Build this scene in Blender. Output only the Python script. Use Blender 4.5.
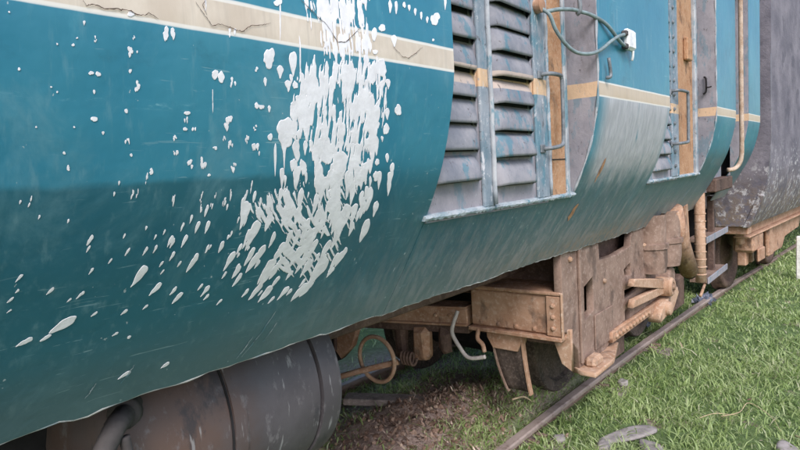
import bpy, bmesh, math, random
import numpy as np
from mathutils import Matrix, Vector

random.seed(7); RNG = np.random.default_rng(11)
sc = bpy.context.scene
COL = sc.collection
for o in list(bpy.data.objects): bpy.data.objects.remove(o)

# ------------------------------------------------------------------ camera
# X runs along the track away from the viewer, Y points in under the train, Z is up
cam_d = bpy.data.cameras.new('camera'); cam = bpy.data.objects.new('camera', cam_d); COL.objects.link(cam)
right = Vector((0.63139, -0.77316757, -0.05965385)); down = Vector((-0.10675047, -0.01046538, -0.99423076)); fwd = Vector((0.76808268, 0.63411544, -0.08914374))
cam.matrix_world = Matrix(((right.x, -down.x, -fwd.x, 0), (right.y, -down.y, -fwd.y, 0), (right.z, -down.z, -fwd.z, 1.85), (0, 0, 0, 1)))
cam_d.sensor_width = 36; cam_d.lens = 36 * 590 / 800; cam_d.clip_start = 0.05; cam_d.clip_end = 2000
sc.camera = cam

# ------------------------------------------------------------------ sky, sun, exposure
SUN_EL, SUN_ROT = math.radians(44), math.radians(224)
w = bpy.data.worlds.new('World'); sc.world = w; w.use_nodes = True
nt = w.node_tree; nt.nodes.clear()
out = nt.nodes.new('ShaderNodeOutputWorld'); bg = nt.nodes.new('ShaderNodeBackground'); sky = nt.nodes.new('ShaderNodeTexSky')
sky.sky_type = 'NISHITA'; sky.sun_disc = False; sky.sun_elevation = SUN_EL; sky.sun_rotation = SUN_ROT
sky.dust_density = 2.0; sky.air_density = 1.0; sky.ozone_density = 1.0
bg.inputs['Strength'].default_value = 0.15
nt.links.new(sky.outputs[0], bg.inputs['Color']); nt.links.new(bg.outputs[0], out.inputs['Surface'])
sd = bpy.data.lights.new('sun', 'SUN'); sun = bpy.data.objects.new('sun', sd); COL.objects.link(sun)
sd.energy = 1.5; sd.angle = math.radians(25); sd.color = (1.0, 0.97, 0.95)
sdir = Vector((math.sin(SUN_ROT) * math.cos(SUN_EL), math.cos(SUN_ROT) * math.cos(SUN_EL), math.sin(SUN_EL)))
sun.rotation_euler = sdir.to_track_quat('Z', 'Y').to_euler()
sc.view_settings.view_transform = 'Standard'; sc.view_settings.look = 'None'
sc.view_settings.gamma = 1; sc.view_settings.use_curve_mapping = False
sc.view_settings.exposure = 0.8

# splash data on the near body panel: centre x, z and half sizes; splash outlines; cracks (metres)
DROPS = [(0.5175,2.0835,0.0001,0.009,0.007,0.0008),(0.5317,2.0851,0,0.0025,0.0018,0.0002),(0.4532,2.0433,0.0001,0.0032,0.004,0.0003),(0.4645,2.0426,0.0001,0.004,0.0041,0.0004),(0.5189,2.0523,0,0.0033,0.0027,0.0002),(0.5294,2.0264,-0.0001,0.0084,0.0081,0.0006),(0.4576,2.0134,0,0.004,0.0024,0.0002),(0.3916,2.0168,0,0.0015,0.0015,0.0001),(0.4003,2.0098,0,0.0015,0.0015,0.0001),(0.4574,1.9698,0,0.0041,0.0057,0.0002),(0.4253,1.956,0,0.0016,0.0016,0),(0.3685,1.9549,0,0.0015,0.0014,0),(0.4723,1.947,-0.0001,0.0033,0.0025,0),(0.5147,1.9321,-0.0003,0.0069,0.0045,0),(0.5119,1.985,-0,0.0034,0.0035,0.0001),(0.4025,2.0825,0.0001,0.0015,0.0015,0.0002),(0.4263,2.0839,0.0001,0.0023,0.0023,0.0003),(0.3475,2.0398,0.0001,0.0022,0.002,0.0002),(0.6278,1.9712,-0.0002,0.0074,0.0042,0.0001),(0.6294,1.986,-0.0001,0.0037,0.0063,0.0002),(0.6262,1.9564,-0.0001,0.0037,0.0042,0.0001),(0.6454,1.9549,-0.0002,0.0056,0.0054,0.0001),(0.6066,1.9377,-0.0004,0.0055,0.0051,0),(0.4447,2.12,0.0002,0.0039,0.0023,0.0003),(0.4328,2.0954,0.0001,0.0015,0.0015,0.0002),(0.4611,2.0975,0.0002,0.0047,0.0032,0.0004),(0.5269,2.106,0.0002,0.005,0.0027,0.0003),(0.3384,2.1197,0.0001,0.0014,0.0013,0.0002),(0.5234,2.1465,0.0004,0.0042,0.0071,0.0012),(0.5921,2.1196,0.0003,0.0147,0.0117,0.0015),(0.7262,2.1411,0.0011,0.0108,0.0106,0.0015),(0.8177,2.1054,-0.0002,0.0181,0.0157,0.0017),(0.8479,2.0797,-0.0007,0.0144,0.0095,0.0008),(0.8089,2.0561,-0.0004,0.0091,0.0052,0.0004),(0.7873,2.0783,-0.0002,0.0049,0.0063,0.0006),(0.6925,2.051,-0.0003,0.0141,0.0158,0.0012),(0.7296,2.0462,-0.0003,0.0106,0.0083,0.0006),(0.8834,2.0997,-0.0006,0.0273,0.0128,0.0013),(0.8715,2.0524,-0.0007,0.0126,0.0098,0.0007),(0.8495,2.2247,0.0008,0.0084,0.0109,0.002),(1.2238,2.2789,0.0017,0.018,0.0082,0.0014),(1.2485,2.2806,0.0016,0.017,0.0084,0.0014),(1.4239,2.2799,0.0016,0.017,0.0223,0.0035),(1.2835,2.2944,0.0007,0.008,0.0065,0.0011),(1.3047,2.2902,0.0009,0.0094,0.0067,0.0011),(1.3307,2.2839,0.001,0.0109,0.0068,0.0011),(1.3573,2.2775,0.001,0.011,0.007,0.0011),(1.3846,2.271,0.0009,0.0097,0.0072,0.0011),(1.1864,2.22,0.001,0.0102,0.0119,0.0017),(1.1535,2.1979,0.0017,0.0175,0.0135,0.0018),(1.232,2.1933,0.0016,0.0169,0.0125,0.0016),(1.4786,2.3313,0.0016,0.0174,0.0078,0.0014),(1.4085,2.219,0.0004,0.0042,0.0049,0.0006),(1.1763,2.1188,-0.0013,0.0196,0.0233,0.0022),(1.1187,2.1277,-0.0009,0.0166,0.0128,0.0013),(1.1533,2.1559,0.0006,0.0063,0.0096,0.0011),(0.724,1.968,-0.0008,0.0138,0.0131,0.0003),(0.8228,2.0016,-0.0006,0.0072,0.0053,0.0002),(0.7985,2.0087,-0.0005,0.0071,0.0117,0.0006),(0.6725,1.8935,-0.0012,0.0137,0.009,-0.0002),(0.7946,1.9116,-0.0021,0.0168,0.0131,-0.0002),(0.7447,1.8814,-0.001,0.0103,0.0087,-0.0003),(0.7143,1.9383,-0.0005,0.0049,0.0035,0),(0.7302,1.9244,-0.0011,0.01,0.0073,-0),(0.7709,1.9365,-0.001,0.0082,0.0051,0),(0.693,1.9186,-0.0005,0.0049,0.0058,-0),(0.8305,1.9431,-0.001,0.0074,0.0068,0.0001),(0.7915,1.9614,-0.0004,0.0062,0.0065,0.0001),(0.8739,1.9543,-0.0025,0.0282,0.0286,0.0004),(1.1725,1.9073,-0.008,0.0336,0.0179,-0.0002),(1.2229,1.8318,-0.0066,0.0253,0.0116,-0.0012),(1.271,1.8185,-0.0078,0.0323,0.0153,-0.0018),(1.1874,1.8282,-0.0036,0.0155,0.007,-0.0008),(1.0961,1.8353,-0.006,0.0283,0.0123,-0.0013),(1.1261,1.8027,-0.0039,0.0333,0.0148,-0.0025),(1.199,1.8807,-0.0023,0.0093,0.0082,-0.0002),(1.1715,1.9914,-0.0056,0.0351,0.0196,0.0006),(0.8885,1.8454,-0.0019,0.0135,0.0052,-0.0006),(0.745,1.8315,-0.0002,0.0091,0.0033,-0.0006),(0.7323,1.807,0.0007,0.0106,0.0038,-0.001),(0.7028,1.8093,0.0008,0.0112,0.0039,-0.001),(0.799,1.8325,-0.0008,0.0146,0.0054,-0.0009),(0.7873,1.8005,0.0016,0.0263,0.0098,-0.0025),(0.6863,1.8673,-0.0001,0.003,0.0035,-0.0003),(0.6914,1.7936,0.0017,0.0126,0.0044,-0.0014),(0.7007,1.7588,0.0028,0.0141,0.0051,-0.0021),(0.7319,1.8091,0.0005,0.0082,0.0029,-0.0007),(0.7901,1.7759,0.003,0.0338,0.0129,-0.0041),(0.8252,1.7264,0.0084,0.0349,0.0141,-0.0061),(0.8281,1.7995,0.0005,0.0121,0.0046,-0.0011),(0.8891,1.7064,0.0037,0.0186,0.0081,-0.0036),(0.7468,1.709,0.0041,0.014,0.0056,-0.0029),(0.7182,1.713,0.0022,0.006,0.0023,-0.0012),(0.779,1.6716,0.009,0.0213,0.0091,-0.0055),(0.8079,1.6401,0.0084,0.0155,0.007,-0.0047),(0.7349,1.6075,0.0088,0.0114,0.0053,-0.0044),(0.8175,1.6184,0.009,0.0145,0.0069,-0.0049),(0.9841,1.6494,0.0092,0.0261,0.0127,-0.0065),(0.9001,1.6264,0.016,0.0306,0.0148,-0.0092),(1.116,1.7129,0.0067,0.058,0.0274,-0.0093),(1.0873,1.5907,0.0212,0.042,0.0233,-0.0133),(1.0689,1.5504,0.0124,0.0168,0.01,-0.0066),(1.1591,1.6166,0.0078,0.024,0.0131,-0.0064),(1.2236,1.6894,0.0011,0.0367,0.019,-0.0064),(1.2401,1.7506,-0.0021,0.0249,0.0121,-0.0029),(1.1415,1.5811,0.0077,0.0153,0.0088,-0.0049),(0.7832,1.5697,0.0059,0.0061,0.0031,-0.0028),(0.9495,1.5381,0.0081,0.0084,0.0049,-0.0039),(0.3506,1.7101,0.0053,0.0061,0.0019,-0.0023),(0.3496,1.6868,0.0029,0.0028,0.0016,-0.0022),(0.3402,1.6723,0.0053,0.0044,0.0015,-0.0023),(0.3403,1.6519,0.0037,0.0025,0.0009,-0.0016),(0.4027,1.6759,0.0061,0.0061,0.0021,-0.0027),(0.4566,1.6568,0.0065,0.0063,0.0024,-0.0029),(0.4379,1.6508,0.0039,0.0034,0.0013,-0.0017),(0.4892,1.6101,0.0059,0.0042,0.0019,-0.0026),(0.567,1.6742,0.0138,0.0205,0.0078,-0.0067),(0.6085,1.638,0.0107,0.0129,0.0054,-0.005),(0.6663,1.6053,0.0103,0.0112,0.0052,-0.0049),(0.432,1.6013,0.0233,0.0127,0.0059,-0.0101),(0.3698,1.5835,0.0131,0.0054,0.0027,-0.0057),(0.405,1.5817,0.0096,0.0041,0.0021,-0.0042),(0.5504,1.5997,0.0066,0.0051,0.0024,-0.0029),(0.5947,1.6005,0.0054,0.0047,0.0022,-0.0025),(0.5406,1.5525,0.0065,0.0031,0.0018,-0.0028),(0.5732,1.5364,0.0039,0.0019,0.002,-0.0029),(0.4699,1.7017,0.004,0.0059,0.0021,-0.0019),(0.5027,1.7158,0.0032,0.0053,0.0018,-0.0014),(0.5334,1.7288,0.0038,0.0076,0.0026,-0.0018),(0.5698,1.7255,0.004,0.0085,0.003,-0.002),(0.5903,1.7266,0.0035,0.008,0.0028,-0.0018),(0.6308,1.706,0.004,0.0096,0.0036,-0.0023),(0.6515,1.6854,0.0033,0.0068,0.0026,-0.0018),(0.6098,1.6923,0.0033,0.0065,0.0025,-0.0018),(0.616,1.674,0.003,0.005,0.002,-0.0015),(0.6826,1.6825,0.0088,0.0192,0.0076,-0.005),(0.6254,1.7342,0.0039,0.0108,0.0038,-0.0021),(0.4581,1.7584,0.0027,0.006,0.0019,-0.0013),(0.4595,1.7452,0.0033,0.0065,0.002,-0.0015),(0.4136,1.89,0,0.0049,0.0055,-0.0003),(0.4102,1.9144,-0,0.0024,0.0023,-0),(0.5604,1.8798,-0.0001,0.0055,0.0059,-0.0004),(0.5555,1.8635,0.0004,0.0101,0.0031,-0.0004),(0.5033,1.8606,0.0003,0.0042,0.0021,-0.0003),(0.5385,1.8406,0.0007,0.0071,0.0022,-0.0006),(0.496,1.8415,0.0006,0.0041,0.0021,-0.0006),(0.6119,1.8164,0.0017,0.0142,0.0047,-0.0014),(0.644,1.8903,-0.0007,0.0087,0.0076,-0.0002),(0.6083,1.9137,-0.0005,0.0065,0.0062,-0.0001),(0.523,1.9094,-0.0001,0.0026,0.0028,-0),(0.3605,1.8376,0.0021,0.0077,0.0021,-0.0009),(0.346,1.8387,0.001,0.0035,0.0016,-0.0007),(0.3749,1.8117,0.0013,0.0035,0.0017,-0.0009),(0.4209,1.8003,0.0013,0.0037,0.0018,-0.001),(0.4612,1.7616,0.0043,0.0097,0.003,-0.002),(0.659,1.7801,0.0017,0.0092,0.0032,-0.0012),(0.6765,1.7615,0.0027,0.013,0.0047,-0.0019),(0.6417,1.7654,0.0021,0.009,0.0032,-0.0014),(0.6202,1.7391,0.0043,0.0122,0.0043,-0.0024),(0.6521,1.7349,0.0045,0.0134,0.0048,-0.0025),(0.5645,1.772,0.0012,0.0042,0.0024,-0.0012),(0.5231,1.7614,0.0019,0.0052,0.0017,-0.001),(0.5861,1.7516,0.0019,0.0055,0.0019,-0.001),(0.6037,1.7595,0.0016,0.0057,0.002,-0.001),(0.5819,1.4399,0.0126,0.0056,0.0038,-0.0059),(0.6807,1.4325,0.0103,0.0051,0.0036,-0.0048),(1.0763,1.775,-0.0024,0.0331,0.0147,-0.0034),(1.0135,1.8173,-0.0038,0.0344,0.0144,-0.0023),(0.9472,1.7975,-0.0003,0.0285,0.0116,-0.0025),(0.9102,1.7646,0.0018,0.0313,0.0128,-0.0039),(0.8633,1.7527,0.0031,0.0247,0.01,-0.0035),(1.018,1.6897,0.0056,0.033,0.0156,-0.0065),(0.9411,1.6997,0.0043,0.0231,0.0104,-0.0045),(1.0881,1.653,0.0071,0.0274,0.0139,-0.0063),(0.9178,1.6622,0.0056,0.0159,0.0074,-0.0039),(1.0118,1.6234,0.0084,0.0189,0.0096,-0.0053),(1.179,1.7668,-0.0025,0.0235,0.011,-0.0024),(1.1749,1.7397,-0.0002,0.0199,0.0095,-0.0026),(0.9091,1.9148,-0.0036,0.0224,0.0135,-0.0001),(0.9373,1.8732,-0.0027,0.0186,0.011,-0.0005),(0.8824,1.8115,-0.0005,0.0191,0.0074,-0.0015),(0.8521,1.7931,0.0009,0.0177,0.0068,-0.0017),(1.1598,1.8609,-0.004,0.021,0.0119,-0.0006),(1.0594,1.8767,-0.0066,0.0322,0.0285,-0.0008),(1.0007,1.914,-0.0058,0.0307,0.0266,-0.0002),(0.8508,2.1834,0.0042,0.0422,0.0027,0.0004),(0.9032,2.1144,-0.0011,0.0466,0.0029,0.0003),(0.6847,2.0128,-0.0011,0.0226,0.0022,0.0001),(1.1705,2.0886,-0.0031,0.0269,0.0058,0.0005),(0.8514,1.8935,-0.0053,0.0373,0.0042,-0.0001),(0.8758,1.9018,-0.0047,0.031,0.0043,-0.0001),(0.6704,2.1853,0.0013,0.0132,0.0033,0.0006),(0.9909,1.8476,-0.0081,0.0408,0.0167,-0.0016),(1.0442,1.8403,-0.0085,0.0421,0.0177,-0.0019),(1.1004,1.8881,-0.0093,0.0428,0.0074,-0.0002),(0.9364,1.982,-0.0035,0.0334,0.0076,0.0002),(1.0034,1.6679,0.0073,0.0276,0.0132,-0.0062),(0.8481,1.6555,0.0104,0.0239,0.0108,-0.0064),(0.8778,1.8527,-0.0036,0.0228,0.0087,-0.0009),(1.0434,1.5671,0.0071,0.0106,0.006,-0.0039),(1.0292,1.712,0.0038,0.0223,0.0101,-0.0038),(1.206,1.8433,-0.0039,0.0135,0.0127,-0.001),(1.1954,1.7572,-0.0013,0.0163,0.0078,-0.0018),(0.9223,1.6252,0.0062,0.0121,0.0059,-0.0036),(1.018,1.6658,0.0068,0.026,0.0126,-0.0058),(1.0606,1.7891,-0.0007,0.0164,0.0071,-0.0015),(1.0442,1.5408,0.0195,0.0236,0.0142,-0.01),(0.9672,1.6989,0.004,0.0231,0.0105,-0.0044),(1.201,1.7815,-0.0029,0.034,0.0158,-0.0031),(0.9425,1.5894,0.009,0.0139,0.0073,-0.005),(1.0638,1.7423,0.0006,0.0131,0.0059,-0.0018),(1.0903,1.7582,-0.0006,0.0237,0.0107,-0.0028),(1.0437,1.8526,-0.0033,0.0136,0.0125,-0.001),(0.9255,1.6167,0.0089,0.0169,0.0085,-0.0053),(0.9079,1.772,0.0004,0.0121,0.0049,-0.0014),(1.0056,1.5488,0.0073,0.0089,0.0052,-0.0037),(1.0143,1.6257,0.0101,0.0236,0.012,-0.0066),(1.0236,1.7463,0.0012,0.0227,0.01,-0.003),(1.1413,1.8461,-0.0063,0.0235,0.0238,-0.002),(1.0737,1.7933,-0.0017,0.0275,0.012,-0.0024),(1.0755,1.5521,0.0105,0.0146,0.0086,-0.0057),(0.9894,1.7012,0.0037,0.0254,0.0117,-0.0047),(1.0643,1.8218,-0.0043,0.0286,0.0122,-0.0017),(0.9208,1.8485,-0.0047,0.0281,0.011,-0.0012),(1.0029,1.8302,-0.0043,0.0295,0.0122,-0.0016),(1.1542,1.7417,-0.0002,0.0318,0.015,-0.0041),(0.9893,1.6935,0.0025,0.014,0.0065,-0.0027),(1.153,1.8247,-0.0033,0.016,0.0071,-0.0009),(1.0661,1.6368,0.0041,0.0121,0.0062,-0.0031),(0.9845,1.5504,0.0134,0.016,0.0092,-0.0068),(1.043,1.7314,0.0026,0.0277,0.0125,-0.0041),(1.1639,1.702,0.0005,0.0211,0.0105,-0.0035),(1.0961,1.8353,-0.0046,0.0219,0.0095,-0.001),(0.984,1.6007,0.0068,0.0123,0.0064,-0.004),(1.1425,1.6105,0.0094,0.0256,0.0141,-0.0071),(1.0286,1.8238,-0.0028,0.0199,0.0084,-0.0012),(1.1059,1.8066,-0.0025,0.0208,0.0091,-0.0015),(0.9216,1.5608,0.0166,0.0196,0.0109,-0.0083),(0.8857,1.5737,0.0147,0.0182,0.0097,-0.0074),(1.0563,1.7062,0.0014,0.0167,0.0079,-0.0029),(1.0919,1.7263,0.0026,0.0316,0.0146,-0.0047),(1.0652,1.5424,0.0153,0.0195,0.0117,-0.008),(1.0036,1.7073,0.0019,0.0162,0.0074,-0.0029),(1.0383,1.6106,0.0112,0.0246,0.013,-0.0073),(1.0751,1.7412,0.001,0.0253,0.0115,-0.0034),(0.8646,1.6753,0.0076,0.0224,0.01,-0.0053),(1.0165,1.747,0.0011,0.0207,0.0091,-0.0028),(0.9326,1.6313,0.0097,0.0206,0.01,-0.0059),(1.1853,1.7526,-0.0015,0.025,0.0119,-0.0029),(1.034,1.8506,-0.004,0.0172,0.016,-0.0014),(1.0008,1.7811,0.0003,0.0274,0.0116,-0.0028),(0.9236,1.6716,0.0075,0.0244,0.0112,-0.0056),(0.9497,1.7585,0.0014,0.0265,0.0112,-0.0034),(0.9245,1.7584,0.0018,0.0261,0.0109,-0.0034),(0.9018,1.6051,0.0139,0.0229,0.0116,-0.0078),(0.8121,1.7234,0.0048,0.0183,0.0074,-0.0033),(1.1832,1.7963,-0.0029,0.0229,0.0105,-0.0018),(0.8338,1.6726,0.0079,0.0212,0.0093,-0.0052),(1.0888,1.6192,0.0081,0.0213,0.0113,-0.0059),(1.1685,1.6298,0.0058,0.0198,0.0106,-0.0049),(1.0366,1.6632,0.0063,0.0245,0.012,-0.0055),(0.9516,1.8494,-0.0026,0.0143,0.0057,-0.0006),(0.9898,1.7268,0.0033,0.0238,0.0105,-0.0037),(0.9621,1.6712,0.0033,0.0117,0.0055,-0.0026),(1.0328,1.7116,0.0024,0.0145,0.0066,-0.0025),(1.0735,1.7545,-0.0001,0.0152,0.0069,-0.0019),(1.1668,1.7866,-0.0018,0.0215,0.0098,-0.0019),(1.0391,1.6655,0.0054,0.0217,0.0106,-0.0048),(1.0558,1.7818,-0.0003,0.0202,0.0088,-0.002),(1.0462,1.7698,-0.0008,0.0201,0.0088,-0.0022),(1.1138,1.8164,-0.002,0.0125,0.0055,-0.0008),(0.8946,1.9502,-0.0013,0.011,0.0059,0.0001),(1.2674,1.8599,-0.0041,0.018,0.011,-0.0005),(1.1712,1.9457,-0.0028,0.0114,0.0098,0.0001),(1.2573,2.0176,-0.0028,0.0156,0.0127,0.0005),(0.9078,1.8855,-0.0016,0.0102,0.006,-0.0002),(0.9029,1.8789,-0.0021,0.0136,0.0075,-0.0003),(1.2704,1.8516,-0.0064,0.018,0.0089,-0.0005),(0.8924,2.0046,-0.0017,0.0183,0.0101,0.0004),(1.1613,2.0061,-0.0029,0.0186,0.0135,0.0005),(0.9123,1.8763,-0.0022,0.0149,0.0091,-0.0004),(0.908,2.0248,-0.0011,0.0108,0.0103,0.0006),(1.1818,1.9764,-0.0014,0.0089,0.0059,0.0001),(1.238,1.8905,-0.0035,0.0135,0.0085,-0.0002),(0.9241,1.9839,-0.0012,0.0121,0.006,0.0002),(0.9153,1.9504,-0.0013,0.0111,0.0075,0.0001),(0.9358,1.9191,-0.0029,0.017,0.0077,-0),(0.9292,1.885,-0.0015,0.0092,0.0046,-0.0001),(1.2133,2.0055,-0.0028,0.0166,0.0102,0.0004),(1.1448,1.9253,-0.0041,0.0177,0.0096,-0),(0.8994,2.0222,-0.0011,0.0118,0.0058,0.0003),(0.8995,1.8812,-0.0016,0.0102,0.0045,-0.0001),(1.1674,1.8789,-0.0025,0.0105,0.0099,-0.0003),(1.1847,1.9227,-0.006,0.0245,0.014,-0.0001),(0.9022,1.9392,-0.0012,0.0077,0.0044,0),(0.9336,1.9797,-0.0015,0.0144,0.0107,0.0003),(0.9104,1.9437,-0.0022,0.0133,0.006,0),(0.8913,2.056,-0.0005,0.0085,0.0072,0.0005),(0.8804,1.9478,-0.002,0.013,0.0087,0.0001),(0.8994,1.9612,-0.0019,0.0198,0.0088,0.0002),(1.2071,2.0814,-0.0017,0.0137,0.01,0.0007),(0.935,1.9416,-0.0013,0.0079,0.0046,0),(1.2157,1.9668,-0.0024,0.0142,0.0123,0.0002),(1.159,1.9709,-0.0025,0.0163,0.0136,0.0003),(0.9452,1.8637,-0.0011,0.0094,0.0063,-0.0004),(1.1385,2.1079,-0.0006,0.0097,0.0056,0.0005),(0.8792,2.0678,-0.0006,0.0105,0.0057,0.0005),(0.9261,1.8667,-0.0014,0.0116,0.0093,-0.0006),(0.9537,1.9235,-0.0026,0.0149,0.0079,-0),(0.8732,1.9195,-0.0031,0.0208,0.0101,-0.0001),(0.9143,1.9012,-0.0024,0.0147,0.0106,-0.0002),(1.1738,1.8683,-0.0041,0.0184,0.012,-0.0005),(1.1564,1.9253,-0.0042,0.0178,0.0097,-0),(0.8781,1.9717,-0.0014,0.0151,0.0086,0.0002),(0.911,2.0682,-0.001,0.016,0.0073,0.0006),(1.2045,1.9408,-0.0019,0.0078,0.0061,0),(0.7185,1.6205,0.0051,0.007,0.0032,-0.0026),(0.6756,1.8175,0.0003,0.0056,0.0033,-0.0008),(0.6804,1.8028,0.0013,0.0127,0.0044,-0.0013),(0.7937,1.7956,0.0006,0.0077,0.0029,-0.0008),(0.7768,1.7661,0.001,0.0075,0.0029,-0.001),(0.8161,1.7088,0.0014,0.0058,0.0042,-0.002),(0.6522,1.6246,0.0068,0.0082,0.0036,-0.0032),(0.9396,1.638,0.004,0.0091,0.0044,-0.0025),(0.9035,1.5673,0.0051,0.0062,0.0034,-0.0026),(0.8645,1.6504,0.0049,0.0111,0.0051,-0.003),(0.7416,1.7977,0.0007,0.0074,0.0027,-0.0007),(0.748,1.8165,0.0002,0.0091,0.0033,-0.0007),(0.7422,1.5913,0.0058,0.0067,0.0032,-0.0028),(0.7965,1.7618,0.0016,0.0118,0.0046,-0.0016),(0.8075,1.65,0.0052,0.0105,0.0047,-0.003),(0.8544,1.5776,0.0077,0.0094,0.0049,-0.0039),(0.7598,1.7299,0.0015,0.0056,0.0037,-0.0017),(0.7756,1.6385,0.0045,0.0078,0.0035,-0.0024),(0.5292,1.8393,0.001,0.0085,0.0026,-0.0007),(0.6746,1.7596,0.0012,0.0054,0.0033,-0.0014),(0.8084,1.8144,0,0.0138,0.0052,-0.0011),(0.6762,1.8276,0.0002,0.0071,0.0024,-0.0005),(0.707,1.8256,0.0001,0.0073,0.0025,-0.0005),(0.7661,1.7359,0.0018,0.0073,0.0028,-0.0012),(0.9699,1.8079,-0.0004,0.0078,0.0032,-0.0006),(0.8091,1.705,0.0023,0.009,0.0037,-0.0018),(0.8232,1.6959,0.0016,0.0057,0.0042,-0.0021),(0.7979,1.6971,0.0038,0.0128,0.0054,-0.0028),(0.7999,1.6826,0.002,0.0055,0.0041,-0.0022),(0.7116,1.7094,0.003,0.0091,0.0036,-0.0019)]
POLYS = [(0.82, [(0.913, 2.249), (1.132, 2.29), (1.122, 2.218), (1.141, 2.147), (0.995, 2.115), (0.958, 2.16), (0.939, 2.212)]), (0.77, [(0.948, 2.115), (1.141, 2.145), (1.19, 2.09), (1.196, 2.04), (1.184, 1.964), (1.163, 1.913), (1.114, 1.875), (1.027, 1.866), (0.965, 1.879), (0.948, 1.937), (0.903, 1.959), (0.881, 2.002), (0.906, 2.046), (0.892, 2.088)]), (0.5, [(0.989, 1.891), (1.156, 1.913), (1.165, 1.835), (1.111, 1.772), (1.094, 1.721), (0.977, 1.708), (0.848, 1.747), (0.779, 1.777), (0.832, 1.806), (0.906, 1.835)]), (0.38, [(0.959, 1.76), (1.13, 1.771), (1.175, 1.712), (1.142, 1.66), (1.104, 1.579), (1.077, 1.54), (0.981, 1.615), (0.911, 1.614), (0.931, 1.701)])]
CRACKS = [[(0.4441, 2.1554), (0.4494, 2.147), (0.4609, 2.1521), (0.478, 2.1471), (0.5016, 2.1511), (0.5222, 2.1513), (0.5392, 2.1457), (0.5544, 2.1533), (0.5722, 2.1458)], [(0.6497, 2.189), (0.6645, 2.1696), (0.682, 2.15), (0.7004, 2.1565), (0.7182, 2.1535), (0.7365, 2.1503), (0.7506, 2.1484), (0.7715, 2.1633), (0.8022, 2.1699), (0.8236, 2.1772)], [(0.6719, 2.2003), (0.6639, 2.1842), (0.6709, 2.1688)], [(0.9636, 2.2141), (0.9988, 2.188), (1.0192, 2.1634), (1.0464, 2.1669), (1.0835, 2.1931), (1.103, 2.2102)], [(1.2225, 2.1793), (1.2619, 2.1554), (1.2877, 2.1556), (1.3248, 2.1731), (1.354, 2.1928)], [(0.9124, 2.2402), (0.9459, 2.22), (0.9749, 2.2025)]]
# ------------------------------------------------------------------ node helpers
class M:
    def __init__(s, name, rough=0.6, spec=0.4, metal=0.0):
        s.m = bpy.data.materials.new(name); s.m.use_nodes = True; s.t = s.m.node_tree
        s.b = s.t.nodes['Principled BSDF']; s.b.inputs['Roughness'].default_value = rough
        s.b.inputs['Specular IOR Level'].default_value = spec; s.b.inputs['Metallic'].default_value = metal
        g = s.t.nodes.new('ShaderNodeNewGeometry'); s.P = g.outputs['Position']; s.G = g
        q = s.t.nodes.new('ShaderNodeSeparateXYZ'); s.L(s.P, q.inputs[0]); s.X, s.Y, s.Z = q.outputs
    def L(s, a, b): s.t.links.new(a, b)
    def put(s, sock, v):
        if hasattr(v, 'links') or isinstance(v, bpy.types.NodeSocket): s.L(v, sock)
        else:
            if isinstance(v, tuple) and len(v) == 3 and len(sock.default_value) == 4: v = v + (1,)
            sock.default_value = v
    def math(s, op, a, b=0.0, c=None):
        n = s.t.nodes.new('ShaderNodeMath'); n.operation = op; s.put(n.inputs[0], a); s.put(n.inputs[1], b)
        if c is not None: s.put(n.inputs[2], c)
        return n.outputs[0]
    def add(s, a, b): return s.math('ADD', a, b)
    def mul(s, a, b): return s.math('MULTIPLY', a, b)
    def sub(s, a, b): return s.math('SUBTRACT', a, b)
    def noise(s, scale=5, stretch=(1, 1, 1), detail=4, rough=0.55, off=(0, 0, 0), dist=0.0):
        mp = s.t.nodes.new('ShaderNodeMapping'); s.L(s.P, mp.inputs[0]); mp.inputs['Scale'].default_value = stretch; mp.inputs['Location'].default_value = off
        n = s.t.nodes.new('ShaderNodeTexNoise'); s.L(mp.outputs[0], n.inputs['Vector'])
        n.inputs['Scale'].default_value = scale; n.inputs['Detail'].default_value = detail; n.inputs['Roughness'].default_value = rough; n.inputs['Distortion'].default_value = dist
        return n.outputs[0]
    def vor(s, scale=5, stretch=(1, 1, 1), feat='F1'):
        mp = s.t.nodes.new('ShaderNodeMapping'); s.L(s.P, mp.inputs[0]); mp.inputs['Scale'].default_value = stretch
        n = s.t.nodes.new('ShaderNodeTexVoronoi'); n.feature = feat; n.inputs['Scale'].default_value = scale; s.L(mp.outputs[0], n.inputs['Vector'])
        return n.outputs[0]
    def ss(s, v, a, b, lo=0.0, hi=1.0):
        n = s.t.nodes.new('ShaderNodeMapRange'); n.interpolation_type = 'SMOOTHSTEP'; s.put(n.inputs['Value'], v)
        if a < b: vals = (a, b, lo, hi)
        else: vals = (b, a, hi, lo)
        for k, x in zip(('From Min', 'From Max', 'To Min', 'To Max'), vals): n.inputs[k].default_value = x
        return n.outputs[0]
    def mix(s, f, a, b, mode='MIX'):
        n = s.t.nodes.new('ShaderNodeMix'); n.data_type = 'RGBA'; n.blend_type = mode
        s.put(n.inputs[0], f); s.put(n.inputs[6], a); s.put(n.inputs[7], b); return n.outputs[2]
    def color(s, c): s.put(s.b.inputs['Base Color'], c)
    def rough(s, r): s.put(s.b.inputs['Roughness'], r)
    def bump(s, h, strength=0.3, dist=0.01):
        n = s.t.nodes.new('ShaderNodeBump'); n.inputs['Strength'].default_value = strength; n.inputs['Distance'].default_value = dist
        s.L(h, n.inputs['Height']); s.L(n.outputs[0], s.b.inputs['Normal'])

STRIPE0, STRIPE1 = 2.138, 2.206
def stripe_mask(k, wob=0.004):
    z = k.add(k.Z, k.mul(k.sub(k.noise(6), 0.5), wob))
    return k.mul(k.ss(z, STRIPE0, STRIPE0 + 0.003), k.ss(z, STRIPE1, STRIPE1 - 0.003))

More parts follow.
